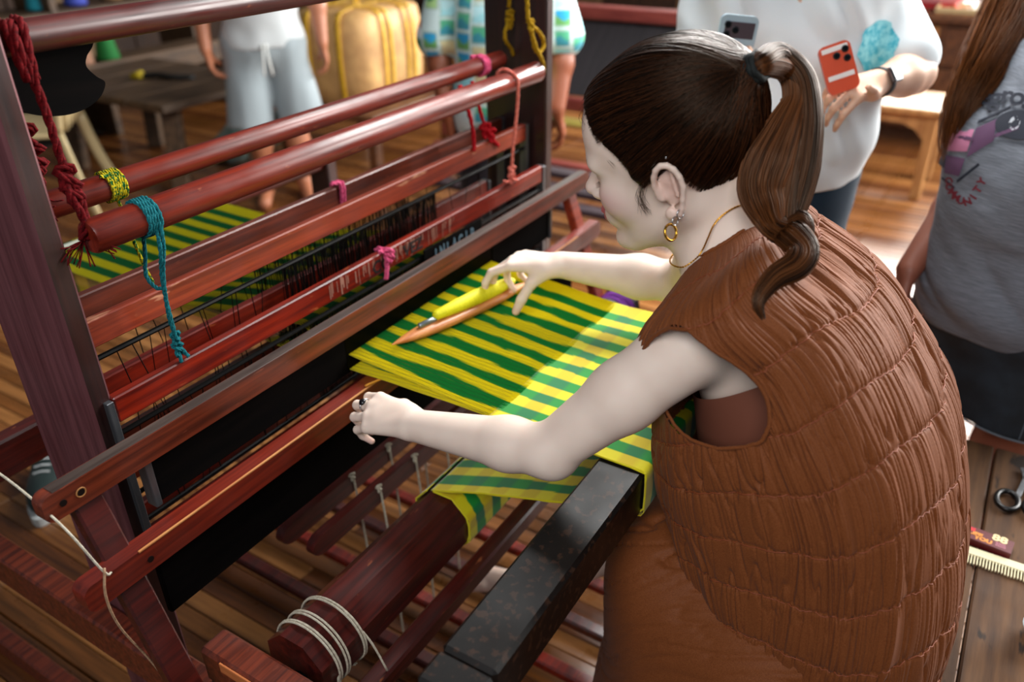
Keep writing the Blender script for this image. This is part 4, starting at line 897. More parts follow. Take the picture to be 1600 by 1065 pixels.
lip = ((loc[:, 0] > .0835) & (np.abs(loc[:, 1]) < .0225) & (loc[:, 2] < -.0475+.05*np.abs(loc[:, 1])*.0) & (loc[:, 2] > -.0705+.18*np.abs(loc[:, 1]))).astype(float)
blend(lip*.9, 'b8404e')
for s in (-1, 1):
    e = np.abs(loc[:, 2]-(.0275-.25*np.abs(np.abs(loc[:, 1])-.030)-.00)) < .0026
    blend((e & (loc[:, 0] > .055) & (s*loc[:, 1] > .013) & (s*loc[:, 1] < .044) & (loc[:, 0] > .068))*.7, '2a1a14')
    blend(((np.abs(loc[:, 2]+.0065-.15*np.abs(np.abs(loc[:, 1])-.031)) < .0012) & (loc[:, 0] > .066) & (s*loc[:, 1] > .018) & (s*loc[:, 1] < .047))*.95, '120b0a')
for c, r in [(t, .013) for t in LI['tips']+RI['tips']+[LI['thumb'], RI['thumb']]]: blend(np.exp(-((V-c)**2).sum(1)/r**2)*.5, 'dc9a88')
blend(((V[:, 2] < .2))*.3, 'd0a090'); blend(.10*np.clip(vnoise(V*60, 3)+.3, 0, 1), 'c99a84')
bodyo = np_mesh('body', V, Fq, SKIN, wv, col)
# eyelashes, nails
b = MB()
for s in (-1, 1):
    for k in range(12):
        t = k/11; p = H(.0865-.010*abs(t-.5)*1.6, s*(.019+.026*t), -.0052-.0015*math.sin(pi*t)); e = H(.0925-.010*abs(t-.5), s*(.0185+.028*t), -.0085); b.tube([p, (p+e)/2-hu_*.001, e], [.0003, .00025, .0001], 4)
b.build('eyelashes', mat('lash_black', '0a0706', .6), wv, label='dark eyelashes')
def nail(tip, d, n_):
    pass
# ring and jewellery
gold = mat('gold', 'd9a441', .22, 1); silver = mat('silver', 'c9c9cc', .25, 1)
def ringobj(name, c, axis, R0, r, m, n=26, squash=1., label=None):
    d, a, b_ = frame(axis); B_ = MB(); B_.tube([np.array(c)+R0*(a*math.cos(t)+squash*b_*math.sin(t)) for t in np.linspace(0, 2*pi, n+1)[:-1]], r, 8, closed=True); return B_.build(name, m, wv, smooth=True, label=label)
mf = [p for p in lh if p[0] == 'cap']; seg = mf[5]
rc = seg[1]*.55+seg[2]*.45; ringobj('finger_ring', rc, seg[2]-seg[1], .0098, .0016, silver, label='silver ring with a dark stone')
b = MB(); b.lathe([(.0052, -.0006), (.0062, .001), (.0045, .0035), (.001, .0045)], rc+nrm(LI['back']+.1)*.0 + LI['back']*.0092, LI['back'], 14); b.build('ring_stone', mat('dark_stone', '141418', .15), wv, smooth=True)
ringobj('hoop_earring', H(-.004, .094, -.053), H(1, 0, -.25)-H(0, .45, 0), .0098, .0017, gold, label='gold hoop earring')
ringobj('small_hoop', H(-.011, .091, -.041), H(1, 0, 0)-H(0, .5, 0), .0052, .0008, silver, label='thin silver hoop earring'); ringobj('small_hoop', H(-.018, .089, -.034), H(1, 0, .0)-H(0, .6, 0), .0056, .0008, silver, label='thin silver hoop earring')
b = MB(); q = H(-.016, .088, .034); b.lathe([(.0012, 0), (.0016, .001), (.0008, .002)], q, hs_, 8); b.build('ear_stud', silver, wv, smooth=True)
# necklace lying round the neck
nk = catmull([(.975, .235, 1.135), (.955, .248, 1.130), (.942, .264, 1.1265), (.9305, .277, 1.1165), (.9242, .284, 1.105), (.9192, .2872, 1.091), (.9142, .291, 1.075), (.9092, .297, 1.063), (.915, .315, 1.045), (.94, .34, 1.035), (.98, .352, 1.03), (1.02, .34, 1.04), (1.04, .31, 1.07), (1.03, .27, 1.11), (1.0, .24, 1.13)], 150)
b = MB()
for k in range(149): b.bar(nk[k], nk[k+1], .0022 if k % 2 else .0013, .0013 if k % 2 else .0022, bev=.0003)
b.build('necklace', gold, wv, label='fine gold chain necklace', kind='stuff')

# ---------------------------------------------------------------- dress
DRM = noisy('brown_dress_cloth', '6a3617', '844a25', (900, 900, 900), 1., .62, .25, .0004, 3, sheen=.04, spec=.18)
#      centre            left  right front  back  lean
RG = np.array([
 (.985, .283, 1.072, .064, .072, .058, .050, 40), (.982, .270, 1.066, .100, .105, .080, .056, 42), (.976, .258, 1.050, .178, .172, .125, .070, 42), (.978, .238, 1.020, .206, .204, .150, .084, 38),
 (.992, .188, .965, .208, .230, .180, .105, 32), (1.0, .140, .89, .226, .255, .225, .120, 27), (1.005, .10, .81, .236, .275, .250, .135, 20), (1.005, .075, .72, .238, .290, .245, .145, 12),
 (1.0, .055, .63, .238, .295, .225, .15, 5), (1.0, .045, .55, .236, .285, .195, .15, 0), (1.0, .035, .462, .226, .262, .160, .137, 0)])
nv, nt = 330, 1260
ctrl = catmull(RG, 400); cs = np.r_[0, np.cumsum(np.linalg.norm(np.diff(ctrl[:, :3]+np.c_[np.zeros(400), -ctrl[:, 6]*0, 0*ctrl[:, 6]], axis=0), axis=1)+.6*np.abs(np.diff(ctrl[:, 3])))]
sl = np.linspace(0, cs[-1], nv); CP = np.stack([np.interp(sl, cs, ctrl[:, k]) for k in range(8)], 1)
th = np.linspace(0, 2*pi, nt, endpoint=False); c_, s_ = np.cos(th), np.sin(th)
def dress_base(CP, c_, s_):
    tl = np.radians(CP[:, 7])[:, None]; px = 2.35; k = (np.abs(c_)**px+np.abs(s_)**px)**(-1/px)
    A = np.where(c_ > 0, CP[:, 4:5], CP[:, 3:4])*c_*k; B = np.where(s_ > 0, CP[:, 5:6], CP[:, 6:7])*s_*k
    return np.stack([CP[:, 0:1]+A, CP[:, 1:2]+B*np.cos(tl), CP[:, 2:3]-B*np.sin(tl)], -1)
G0 = dress_base(CP, c_, s_)
Nn = np.cross(np.roll(G0, -1, 1)-np.roll(G0, 1, 1), np.gradient(G0, axis=0)); Nn /= np.linalg.norm(Nn, axis=-1, keepdims=True)+1e-9
if (Nn[nv//2]*(G0[nv//2]-CP[nv//2, :3])).sum() < 0: Nn = -Nn
TH, SL = np.meshgrid(th, sl); SEAM = .082; s0 = .055
seam_shift = .012*np.sin(TH*2+1)+.006*np.sin(TH*5)
q = (SL-s0+seam_shift)/SEAM; fq = q-np.floor(q); dm = np.minimum(fq, 1-fq)*SEAM; pid = np.floor(q)
env = np.clip((SL-.01)/.09, .12, 1)
THs = TH+.55*(SL-.3)+.06*np.sin(SL*9+TH*2)+pid*.013
K1 = 23.; X1 = np.stack([np.cos(THs)*K1, np.sin(THs)*K1, SL*7.0], -1); n1 = vnoise(X1, 1); X2 = np.stack([np.cos(THs)*K1*1.9, np.sin(THs)*K1*1.9, SL*16+pid*3.1], -1); n2 = vnoise(X2, 2)
X3 = np.stack([np.cos(THs)*9, np.sin(THs)*9, SL*7], -1); n3 = vnoise(X3, 9)
crease = lambda n, p: (1-np.minimum(np.abs(n)*p, 1))**2
gath = np.exp(-dm/.016)
disp = -.0066*crease(n1, 4.2)*(.35+.65*np.clip(n3+.6, 0, 1))-.0026*crease(n2, 3.4)*(.45+.9*gath)+.0016*np.sin(pi*fq)**.7-.0016*np.exp(-(dm/.003)**2)+.005*n3+.0010*n2*gath
G = G0+Nn*(disp*env)[..., None]
# armholes: cut where the angle is near the side of the body and between the shoulder tip and the ribs
def hole(TH, SL, cen, sc, hw, hs): return ((np.angle(np.exp(1j*(TH-cen-.9*(SL-sc)))))/hw)**2+((SL-sc)/hs)**2 < 1
# the left opening is long; it starts under the shoulder cap
cutL = hole(TH, SL, math.radians(166), .207, math.radians(29), .095); cutR = hole(TH, SL, math.radians(350), .20, math.radians(24), .09)
keep = ~(cutL | cutR)
idx = (np.arange(nv)[:, None]*nt+np.arange(nt)[None]); a = idx[:-1]; b2 = np.roll(idx, -1, 1)[:-1]; c2 = np.roll(idx, -1, 1)[1:]; d2 = idx[1:]
Fd = np.stack([a, b2, c2, d2], -1); km = keep[:-1] & np.roll(keep, -1, 1)[:-1] & keep[1:] & np.roll(keep, -1, 1)[1:]
Fd = Fd[km].reshape(-1, 4); used, inv = np.unique(Fd, return_inverse=True); inv = inv.reshape(-1, 4)
dress = np_mesh('dress_bodice', G.reshape(-1, 3)[used], inv[:, ::-1] if False else inv, DRM, wv)
def surf(tq, sq, off=0.):
    j = np.clip(np.searchsorted(sl, sq), 0, nv-1); i = int(round((tq % (2*pi))/(2*pi)*nt)) % nt; return G0[j, i]+Nn[j, i]*off
for nm, cen, sc, hw, hs in (('armhole_hem', math.radians(166), .207, math.radians(29), .095), ('armhole_hem', math.radians(350), .20, math.radians(24), .09)):
    ps = [surf(cen+.9*hs*math.sin(t)+hw*math.cos(t), sc+hs*math.sin(t), .0005) for t in np.linspace(0, 2*pi, 90)[:-1]]
    b = MB(); b.tube(ps, .0028, 7, closed=True, flat=.8); b.build(nm, DRM, wv, smooth=True)
b = MB(); b.tube([G[0, i] for i in range(0, nt, 12)], .0026, 7, closed=True); b.build('neck_hem', DRM, wv, smooth=True)
STI = noisy('seam_thread', '7e3a1a', '904824', (900, 900, 900), 1., .6, .2)
for k in range(0, 9):
    pts = []; ok = []
    for i in range(0, nt, 4):
        sq = s0+k*SEAM-seam_shift[0, i]
        if sq > sl[-1]-.004 or sq < .02: ok.append(False); pts.append(None); continue
        j = min(int(np.searchsorted(sl, sq)), nv-1); ok.append(bool(keep[j, i])); pts.append(G[j, i]+Nn[j, i]*.0006)
    run = []; b = MB(); any_ = False
    for o, p in zip(ok+[False], pts+[None]):
        if o: run.append(p)
        else:
            if len(run) > 3: b.tube(run, .0009, 5); any_ = True
            run = []
    if any_: b.build('gathered_seam', STI, wv, smooth=True, kind='stuff')
# slip seen through the armhole
SLIP = mat('brown_slip', '7a4634', .6)
G2 = dress_base(CP, c_[::16], s_[::16]); cen_ = CP[:, None, :3]; G2 = cen_+(G2-cen_)*np.array([.80, .70, .9])
j0 = int(np.searchsorted(sl, .245)); b = MB(); b.grid(G2[j0::6], closed_u=True); b.build('slip', SLIP, wv, smooth=True)
# skirt over thighs and shins
sk = [cap((.90, .05, .575), (.885, .27, .555), .118, .085, .09), cap((1.11, .05, .575), (1.13, .27, .555), .118, .085, .09), cap((.99, .05, .57), (1.0, .26, .55), .10, .08, .10),
      cap((.885, .27, .54), (.90, .27, .20), .085, .115, .09), cap((1.13, .27, .54), (1.12, .29, .20), .085, .115, .09), cap((1.0, .27, .5), (1.0, .29, .2), .085, .115, .10),
      cap((.80, .10, .52), (.76, .12, .10), .07, .10, .10), cap((.84, .20, .50), (.80, .22, .10), .07, .10, .10), ell((1.0, .0, .52), (.20, .10, .075), k=.06)]
Vs, Fs = sdf_mesh(sk, .0042, clip=lambda X, D: np.maximum(D, np.maximum(.06-X[..., 2], np.where((X[..., 1] < .115), .452-X[..., 2], -1.))))
Vs = relax(Vs, Fs, 6, .5)
nrmv = np.zeros_like(Vs); fn = np.cross(Vs[Fs[:, 2]]-Vs[Fs[:, 0]], Vs[Fs[:, 3]]-Vs[Fs[:, 1]])
for k in range(4): np.add.at(nrmv, Fs[:, k], fn)
nrmv /= np.linalg.norm(nrmv, axis=1, keepdims=True)+1e-9
X = Vs.copy(); ca_ = X@np.array([.62, .45, .62]); cb_ = X@np.array([.75, -.6, -.2])
wpd = np.stack([ca_*62+3.2*vnoise(X*7, 5), cb_*7+.5*vnoise(X*9, 4), X[:, 0]*0], 1)
n4 = vnoise(wpd, 6); w2 = np.stack([ca_*110+3*vnoise(X*9, 7), cb_*13, X[:, 0]*0], 1); n5 = vnoise(w2, 8)
Vs = Vs+nrmv*(-.0085*crease(n4, 4)*(.4+.6*np.clip(vnoise(X*8, 15)+.5, 0, 1))-.003*crease(n5, 3.2)+.006*vnoise(X*9, 12))[:, None]
np_mesh('dress_skirt', Vs, Fs, DRM, wv)

# ---------------------------------------------------------------- hair
HAIR = vcol('hair', .33, .30, None); HAIR.node_tree.nodes['Principled BSDF'].inputs['Specular Tint'].default_value = (1, .72, .52, 1)
scalp = face_prims(ears=False)[:4]
def hb(f):  # lower limit of the hair in head space as a function of forward position
    return np.interp(f, [-.12, -.095, -.07, -.045, -.028, -.010, .004, .012, .024, .034, .048, .062, .074, .084, .095], [-.062, -.075, -.070, -.045, -.012, .022, .034, .004, -.010, .012, .034, .052, .072, .088, .13])
def hair_clip(X, D):
    l = ((X-HC)/HS)@HR; D = np.minimum(D, 1); return np.maximum(D, (hb(l[..., 0])+.0075+.003*vnoise(l*70, 77)-l[..., 2])*.7)
def infl(p, d): return (p[0], p[1], p[2]+d, *p[3:]) if p[0] == 'ell' else (*p[:3], p[3]+d, p[4]+d, *p[5:])
TIE = np.array([-.106, .024, .089])
capp = [infl(p, .006) for p in scalp]+[hcap((-.075, .012, .070), TIE, .026, .0135, .03), hell((-.046, 0, .050), (.060, .066, .070), k=.03)]
def hgroove(X, D):
    l = ((X-HC)/HS)@HR-TIE; a = np.arctan2(l[..., 1], l[..., 2]+.03*0+1e-6); r = np.linalg.norm(l, axis=-1); az = np.arctan2(l[..., 0], np.hypot(l[..., 1], l[..., 2]))
    return .0011*vnoise(np.stack([a*22, az*3, r*10], -1), 21)+.0007*vnoise(np.stack([a*60, az*4, r*14], -1), 22)
Vh, Fh = sdf_mesh(capp, .0026, clip=hair_clip, disp=hgroove); Vh = relax(Vh, Fh, 1, .4)
lh_ = to_head(Vh); ca = np.arctan2(lh_[:, 1], lh_[:, 2]-TIE[2]); colh = np.array(lin('0c0604')[:3])*(1+.5*vnoise(np.stack([ca*14, lh_[:, 0]*6, ca*0], 1), 23))[:, None]
hair = np_mesh('hair', Vh, Fh, HAIR, wv, np.clip(colh, 0, 1))
hr_ = np.random.default_rng(11)
PAR = [wv]
def strands(name, paths, r0, cols, m=HAIR, n=3, label=None):
    """paths: (N, M, 3), tapered thin tubes in one mesh"""
    N, M = paths.shape[:2]; T = np.gradient(paths, axis=1); T /= np.linalg.norm(T, axis=2, keepdims=True)+1e-9
    up = np.tile(_fw, (N, M, 1)); A_ = np.cross(T, up); A_ /= np.linalg.norm(A_, axis=2, keepdims=True)+1e-9; B_ = np.cross(T, A_)
    rad = np.asarray(r0)[:, None]*np.linspace(0, 1, M)[None]**0*np.minimum(1, np.minimum(np.linspace(.25, 8, M), np.linspace(7, .15, M)))[None]
    ang = np.arange(n)/n*2*pi
    V = paths[:, :, None]+rad[:, :, None, None]*(np.cos(ang)[None, None, :, None]*A_[:, :, None]+np.sin(ang)[None, None, :, None]*B_[:, :, None])
    base_ = (np.arange(N)[:, None, None]*M+np.arange(M-1)[None, :, None])*n; j = np.arange(n)[None, None]; j2 = (j+1) % n
    F_ = np.stack(np.broadcast_arrays(base_+j, base_+j2, base_+n+j2, base_+n+j), -1).reshape(-1, 4)
    C_ = np.repeat(cols, M*n, 0) if cols.ndim == 2 else np.repeat(cols.reshape(-1, 3), n, 0)
    return np_mesh(name, V.reshape(-1, 3), F_, m, PAR[0], C_, True, label)
def project(Pw, off):
    for _ in range(4):
        D = sdf(capp, Pw); e = 1e-3
        gr = np.stack([sdf(capp, Pw+np.eye(3)[k]*e)-sdf(capp, Pw-np.eye(3)[k]*e) for k in range(3)], -1)/(2*e); gr /= np.linalg.norm(gr, axis=-1, keepdims=True)+1e-9
        Pw = Pw-gr*(D-off)[..., None]
    return Pw
N, M = 3000, 22; st_ = []
fs = hr_.uniform(-.105, .082, N*3); top = hr_.random(N*3)
us = hb(fs)+np.where(top < .5, hr_.uniform(-.001, .004, N*3), hr_.uniform(0, .12, N*3)); ss = np.where(hr_.random(N*3) < .68, 1, -1)
# put roots on the scalp: choose side so that the surface is met, by marching outwards from the head's mid-plane
rs_ = np.stack([fs*.92, ss*.02, np.minimum(us, .118)], 1); dirs = np.stack([fs*0+.15*np.sign(fs)*(np.abs(fs) > .06), ss, us*0+.1], 1)
front = hr_.random(N*3) < .22; rs_[front] = np.stack([np.full(front.sum(), .04), hr_.uniform(-.05, .055, front.sum()), hr_.uniform(.072, .12, front.sum())], 1); dirs[front] = np.array([1, 0, .35])
Wd = HC+HS*(rs_@HR.T); Dd = (dirs/np.linalg.norm(dirs, axis=1, keepdims=True))@HR.T
for _ in range(14): Wd = Wd+Dd*np.clip(-sdf(capp, Wd)+.0003, -.01, .02)[:, None]*.9
rl = to_head(Wd); good = (np.abs(sdf(capp, Wd)) < .003) & (rl[:, 2] > hb(rl[:, 0])-.004) & (np.linalg.norm(rl-TIE, axis=1) > .035)
Wd = Wd[good][:N]; rl = rl[good][:N]; N = len(Wd); tt = np.linspace(0, 1, M)[None, :, None]
TW = HC+HS*(HR@TIE)
mid = (rl+TIE)/2; mid[:, 1] *= 1.25; mid[:, 2] += .012
midW = HC+HS*(mid@HR.T)
tgt = TW+hr_.normal(0, .006, (N, 3))
Pw = Wd[:, None]*(1-tt)**2+2*midW[:, None]*tt*(1-tt)+tgt[:, None]*tt**2
cl = vnoise(np.stack([rl[:, 0]*26, rl[:, 1]*26, rl[:, 2]*26], 1), 91); sag = hr_.normal(0, .0030, (N, 1, 3))*np.sin(pi*tt)+(cl[:, None, None]*.006)*np.sin(pi*tt)*hu_+hr_.normal(0, .0016, (N, 1, 3))*np.sin(2*pi*tt)
Pw = Pw+sag; offs = (.0004+hr_.random((N, 1))*.0018+np.clip(cl, 0, 1)[:, None]*.0022)*np.sin(np.linspace(0, pi, M)*.9+.15)[None]
Pw = project(Pw, offs); 
mixc = np.clip(hr_.normal(.10, .15, (N, 1))+.35*np.clip(-rl[:, :1]/.1, 0, 1)*(vnoise(rl*40, 92)[:, None] > .0), 0, 1)*np.ones((1, 3)); cA = np.array(lin('0b0503')[:3]); cB = np.array(lin('5a3018')[:3])
strands('combed_hair', Pw, hr_.uniform(.00045, .0008, N), cA*(1-mixc)+cB*mixc, label='dark brown hair combed back to the tie')
# hair tie
tdir = nrm(HR@np.array([-.85, .22, .30])); 
b = MB(); d, a_, b_ = frame(tdir)
for k, o in enumerate((-.007, -.0015, .004, .008)): b.tube([TW+tdir*(o+.002)+(.0150+.001*math.sin(t*6+k))*(a_*math.cos(t)+b_*math.sin(t)*.95) for t in np.linspace(0, 2*pi, 33)[:-1]], .0043, 8, closed=True)
b.build('hair_tie', noisy('black_elastic', '050807', '0d1512', (500, 500, 500), 1., .8, .5), wv, smooth=True)
# ponytail bundles: centre line, half width across the view, half depth
def bundle(name, pts, wid, dep, N, M, seed, cB_='7c4824', mu=.3, r=(.0004, .0008), wav=.0, taper=.0, cA_='1a0d07'):
    r_ = np.random.default_rng(seed); Cn = catmull(pts, M); T = np.gradient(Cn, axis=0); T /= np.linalg.norm(T, axis=1, keepdims=True)
    lat = np.cross(T, _fw); lat /= np.linalg.norm(lat, axis=1, keepdims=True)+1e-9
    for i in range(1, M):
        if lat[i]@lat[i-1] < 0: lat[i] = -lat[i]
    dp = np.cross(lat, T); u = np.linspace(0, 1, M); W_ = np.interp(u, np.linspace(0, 1, len(wid)), wid); D_ = np.interp(u, np.linspace(0, 1, len(dep)), dep)
    ang = r_.uniform(0, 2*pi, N); rad = np.sqrt(r_.random(N))**.6; A_ = rad*np.cos(ang); B_ = rad*np.sin(ang)
    w = np.sin(u[None]*r_.uniform(4, 9, (N, 1))+r_.uniform(0, 6, (N, 1)))*r_.uniform(0, 1, (N, 1))*(.10+wav)
    Pp = Cn[None]+lat[None]*((A_[:, None]+w)*W_[None])[..., None]+dp[None]*((B_[:, None]+w*.6)*D_[None])[..., None]
    hue = np.clip(mu+.28*vnoise(np.stack([A_*4, B_*1.5, A_*0+seed], 1), seed)+r_.normal(0, .12, N), 0, 1)[:, None]
    cc_ = np.array(lin(cA_)[:3])*(1-hue)+np.array(lin(cB_)[:3])*hue
    endj = int(M*(1-taper)) 
    if taper > 0:
        ln = r_.uniform(1-taper, 1, N)
        Pp = np.stack([np.stack([np.interp(np.linspace(0, l, M), u, Pp[i, :, k]) for k in range(3)], 1) for i, l in enumerate(ln)])
    return strands(name, Pp, r_.uniform(r[0], r[1], N), cc_)
OUT = TW+tdir*.012
PA = [tuple(TW), tuple(OUT+np.array([0, 0, .003])), (.986, .252, 1.294), (.993, .226, 1.270), (.984, .210, 1.227), (.967, .202, 1.180), (.948, .200, 1.140), (.928, .199, 1.112)]
bundle('ponytail', PA, [.011, .013, .016, .018, .020, .021, .018, .010], [.010, .013, .018, .022, .022, .02, .016, .01], 1500, 40, 31, mu=.13)
PB = [tuple(TW), tuple(OUT), (.982, .243, 1.276), (.976, .227, 1.250), (.966, .219, 1.222), (.947, .222, 1.190), (.930, .226, 1.160), (.921, .222, 1.140), (.917, .211, 1.124), (.925, .199, 1.118)]
PB = [tuple(TW), tuple(OUT), (.984, .239, 1.280), (.982, .226, 1.253), (.965, .228, 1.222), (.946, .233, 1.188), (.931, .234, 1.160), (.922, .223, 1.140), (.917, .211, 1.124), (.925, .199, 1.118)]
bundle('ponytail', PB, [.011, .012, .011, .012, .021, .030, .029, .024, .016, .008], [.010, .013, .014, .018, .022, .026, .024, .02, .014, .008], 1700, 44, 32, cB_='8a4f26', mu=.36)
PC = [(.985, .232, 1.252), (.968, .215, 1.215), (.948, .212, 1.170), (.930, .207, 1.135), (.921, .198, 1.112), (.911, .190, 1.118), (.896, .170, 1.108), (.876, .170, 1.097), (.852, .187, 1.086), (.826, .194, 1.067), (.818, .183, 1.050)]
bundle('ponytail_curl', PC, [.010, .014, .018, .019, .019, .020, .019, .017, .013, .008, .003], [.010, .012, .014, .012, .012, .011, .010, .009, .008, .005, .002], 1100, 44, 33, mu=.28, taper=.12)
PD = [(.940, .225, 1.165), (.925, .226, 1.145), (.914, .214, 1.128), (.918, .199, 1.120), (.932, .187, 1.126), (.934, .180, 1.112), (.920, .186, 1.096)]
bundle('ponytail_curl', PD, [.014, .018, .018, .017, .015, .012, .006], [.012, .012, .011, .010, .008, .006, .003], 500, 30, 34, mu=.3, taper=.1)
# solid cores keep the tail opaque
for PX, w_ in ((PA, .011), (PB, .013), (PC[:9], .007)):
    b = MB(); pp = catmull(PX, 30); b.tube(pp, w_*np.sin(np.linspace(.35, pi-.35, 30)), 10, True, lin('1a0d07')); b.build('hair_core', HAIR, wv, smooth=True, tint=True)
# fly-away wisps at hairline, temple and nape
def wisps(name, items, seed):
    r_ = np.random.default_rng(seed); Ps = []
    for (p0, p1, p2, n_, j) in items:
        for _ in range(n_):
            q = np.array([p0, p1, p2])+r_.normal(0, j, (3, 3)); Ps.append(catmull([H(*v) for v in q], 12))
    tag(strands(name, np.array(Ps), np.full(len(Ps), .00018), np.tile(np.array(lin('3a2216')[:3]), (len(Ps), 1))), kind='stuff')
wisps('loose_wisps', [((.020, .070, .004), (.028, .0725, -.016), (.024, .0715, -.036), 26, .0035), ((.056, .056, .056), (.060, .059, .040), (.046, .067, .026), 16, .003), ((.076, .02, .090), (.084, .03, .080), (.078, .045, .066), 16, .004),
  ((-.078, .030, -.060), (-.090, .034, -.085), (-.085, .040, -.105), 20, .004)], 41)
# ================================================================ THE OTHER PEOPLE
def conform(Pw, prims, d, off, it=14):
    """slide points along direction d until they lie just outside a surface"""
    Pw = np.asarray(Pw, float).copy(); d = nrm(d)
    for _ in range(it): Pw = Pw-d*np.clip(sdf(prims, Pw)-off, -.02, .05)[:, None]*.85*-1*-1 if False else Pw+d*np.clip(sdf(prims, Pw)-off, -.02, .05)[:, None]*.85
    return Pw
def col_mesh(name, prims, vox, m, parent, fn, clip=None, disp=None, label=None, rl=2):
    V, Fq = sdf_mesh(prims, vox, clip=clip, disp=disp); V = relax(V, Fq, rl, .5)
    c = fn(V) if callable(fn) else np.tile(np.array(lin(fn)[:3]), (len(V), 1)); return np_mesh(name, V, Fq, m, parent, c, True, label)
def zh(z0, z1): return lambda X, D: np.maximum(D, np.maximum(z0-X[..., 2], X[..., 2]-z1))
CLOTH = vcol('garment', .8, .2, 700, .3, .0005, sheen=.1)
def frame_of(ang): f = np.array([math.cos(ang), math.sin(ang), 0]); return f, np.array([-f[1], f[0], 0])
def basic_head(C, S_, p, y):
    f, s, u = hframe(p, y, 0); R_ = np.stack([f, s, u], 1); C = np.array(C, float)
    H_ = lambda a, b, c: C+S_*(R_@np.array([a, b, c], float))
    he = lambda c, r, rot=None, k=.012, op=1: ell(H_(*c), np.array(r)*S_, R_ if rot is None else R_@rot, k, op)
    hc = lambda a, b, ra, rb=None, k=.012: cap(H_(*a), H_(*b), ra*S_, (ra if rb is None else rb)*S_, k)
    L = [he((-.014, 0, .040), (.096, .075, .088), k=.01), he((.022, 0, .012), (.066, .067, .088), k=.03), he((.028, 0, -.050), (.054, .054, .052), k=.03)]
    for s_ in (-1, 1): L += [hc((-.008, s_*.054, -.048), (.062, s_*.020, -.094), .016, .015, .03), he((.058, s_*.036, -.024), (.030, .027, .032), k=.02), he((.095, s_*.033, .002), (.012, .017, .010), k=.014, op=-1), he((.0745, s_*.031, .002), (.0135, .0145, .0125), k=.004), he((-.01, s_*.078, 0), (.014, .006, .030), k=.005)]
    L += [he((.079, 0, -.099), (.017, .020, .015), k=.02), hc((.084, 0, .012), (.109, 0, -.024), .0065, .010, .012), he((.092, 0, -.058), (.010, .022, .011), k=.01)]
    hair = [he((-.018, 0, .046), (.104, .082, .092), k=.01)]
    hclip = lambda X, D: np.maximum(D, (np.interp(((X-C)/S_)@R_[:, 0], [-.12, -.03, .0, .04, .085], [-.06, -.02, .02, .03, .075])-((X-C)/S_)@R_[:, 2])*.7)
    return L, hair, hclip
def build_person(label, O_, ang, K, loc_tag=None):
    """K: heights and widths; returns dict of prims in world space"""
    f, l = frame_of(ang); O_ = np.array([O_[0], O_[1], 0.]); W_ = lambda a, b, z: O_+f*a+l*b+np.array([0, 0, z])
    t = thing('person', label, 'person', tuple(O_)); d = dict(f=f, l=l, W=W_, t=t); hz, sz = K['hip'], K['sh']
    ln = K.get('lean', 0); tor = [ell(W_(0, 0, hz), (K['w']*.98, K['d'], .13), np.stack([l, f, (0, 0, 1)], 1), .06), ell(W_(K.get('belly', .02)+ln*.3, 0, (hz+sz)/2-.04), (K['w']*.93, K['d']*1.05, .17), np.stack([l, f, (0, 0, 1)], 1), .08),
           ell(W_(.01+ln*.8, 0, sz-.12), (K['w']*.98, K['d']*.95, .17), np.stack([l, f, (0, 0, 1)], 1), .08), cap(W_(ln, -K['w']*.8, sz-.02), W_(ln, K['w']*.8, sz-.02), .055, k=.05)]
    if K.get('bust'): tor += [ell(W_(K['d']*.75+ln*.75, s*.075, sz-.18), (.085, .075, .085), k=.05) for s in (-1, 1)]
    neck = [cap(W_(ln, 0, sz), W_(.02+ln, 0, sz+.12), .055, .05, .03)]
    hd, hair, hclip = basic_head(W_(.03+ln, 0, sz+.20), 1.02, K.get('pitch', 20), 0); 
    # turn the head to face forward
    y_ = math.degrees(ang-pi/2); hd, hair, hclip = basic_head(W_(.03+ln, 0, sz+.20), 1.02, K.get('pitch', 20), y_)
    legs = []; pants = []
    for s in (-1, 1):
        h = W_(0, s*K['w']*.50, hz-.04); kn = W_(.02, s*K['w']*.50, hz*.52); an = W_(0, s*K['w']*.52, .075); toe = W_(.16, s*K['w']*.62, .035)
        legs += [cap(h, kn, .080, .055, .04), cap(kn, kn+(an-kn)*.35, .052, .054, .03), cap(kn+(an-kn)*.35, an, .054, .034, .03), cap(an, toe, .036, .026, .02), cap(an-f*.03-np.array([0, 0, .035]), toe-np.array([0, 0, .004]), .030, .028, .02)]
        pants.append((h, kn, an))
    d.update(tor=tor, neck=neck, hd=hd, hair=hair, hclip=hclip, legs=legs, pants=pants, K=K); return d
def arm(sh, el, wr, r=(.050, .042, .036, .026)): sh, el, wr = map(np.array, (sh, el, wr)); return [cap(sh, el, r[0], r[1], .03), cap(el, el+(wr-el)*.3, r[2]+.004, r[2]+.004, .02), cap(el+(wr-el)*.3, wr, r[2]+.004, r[3], .02)]
def inflate(L, d, k=None): return [infl(p, d) if k is None else (*infl(p, d)[:5], k, p[6]) for p in L]
def skin_col(c): return lambda V: np.clip(np.tile(np.array(lin(c)[:3]), (len(V), 1))*(1+.06*vnoise(V*30, 3))[:, None], 0, 1)
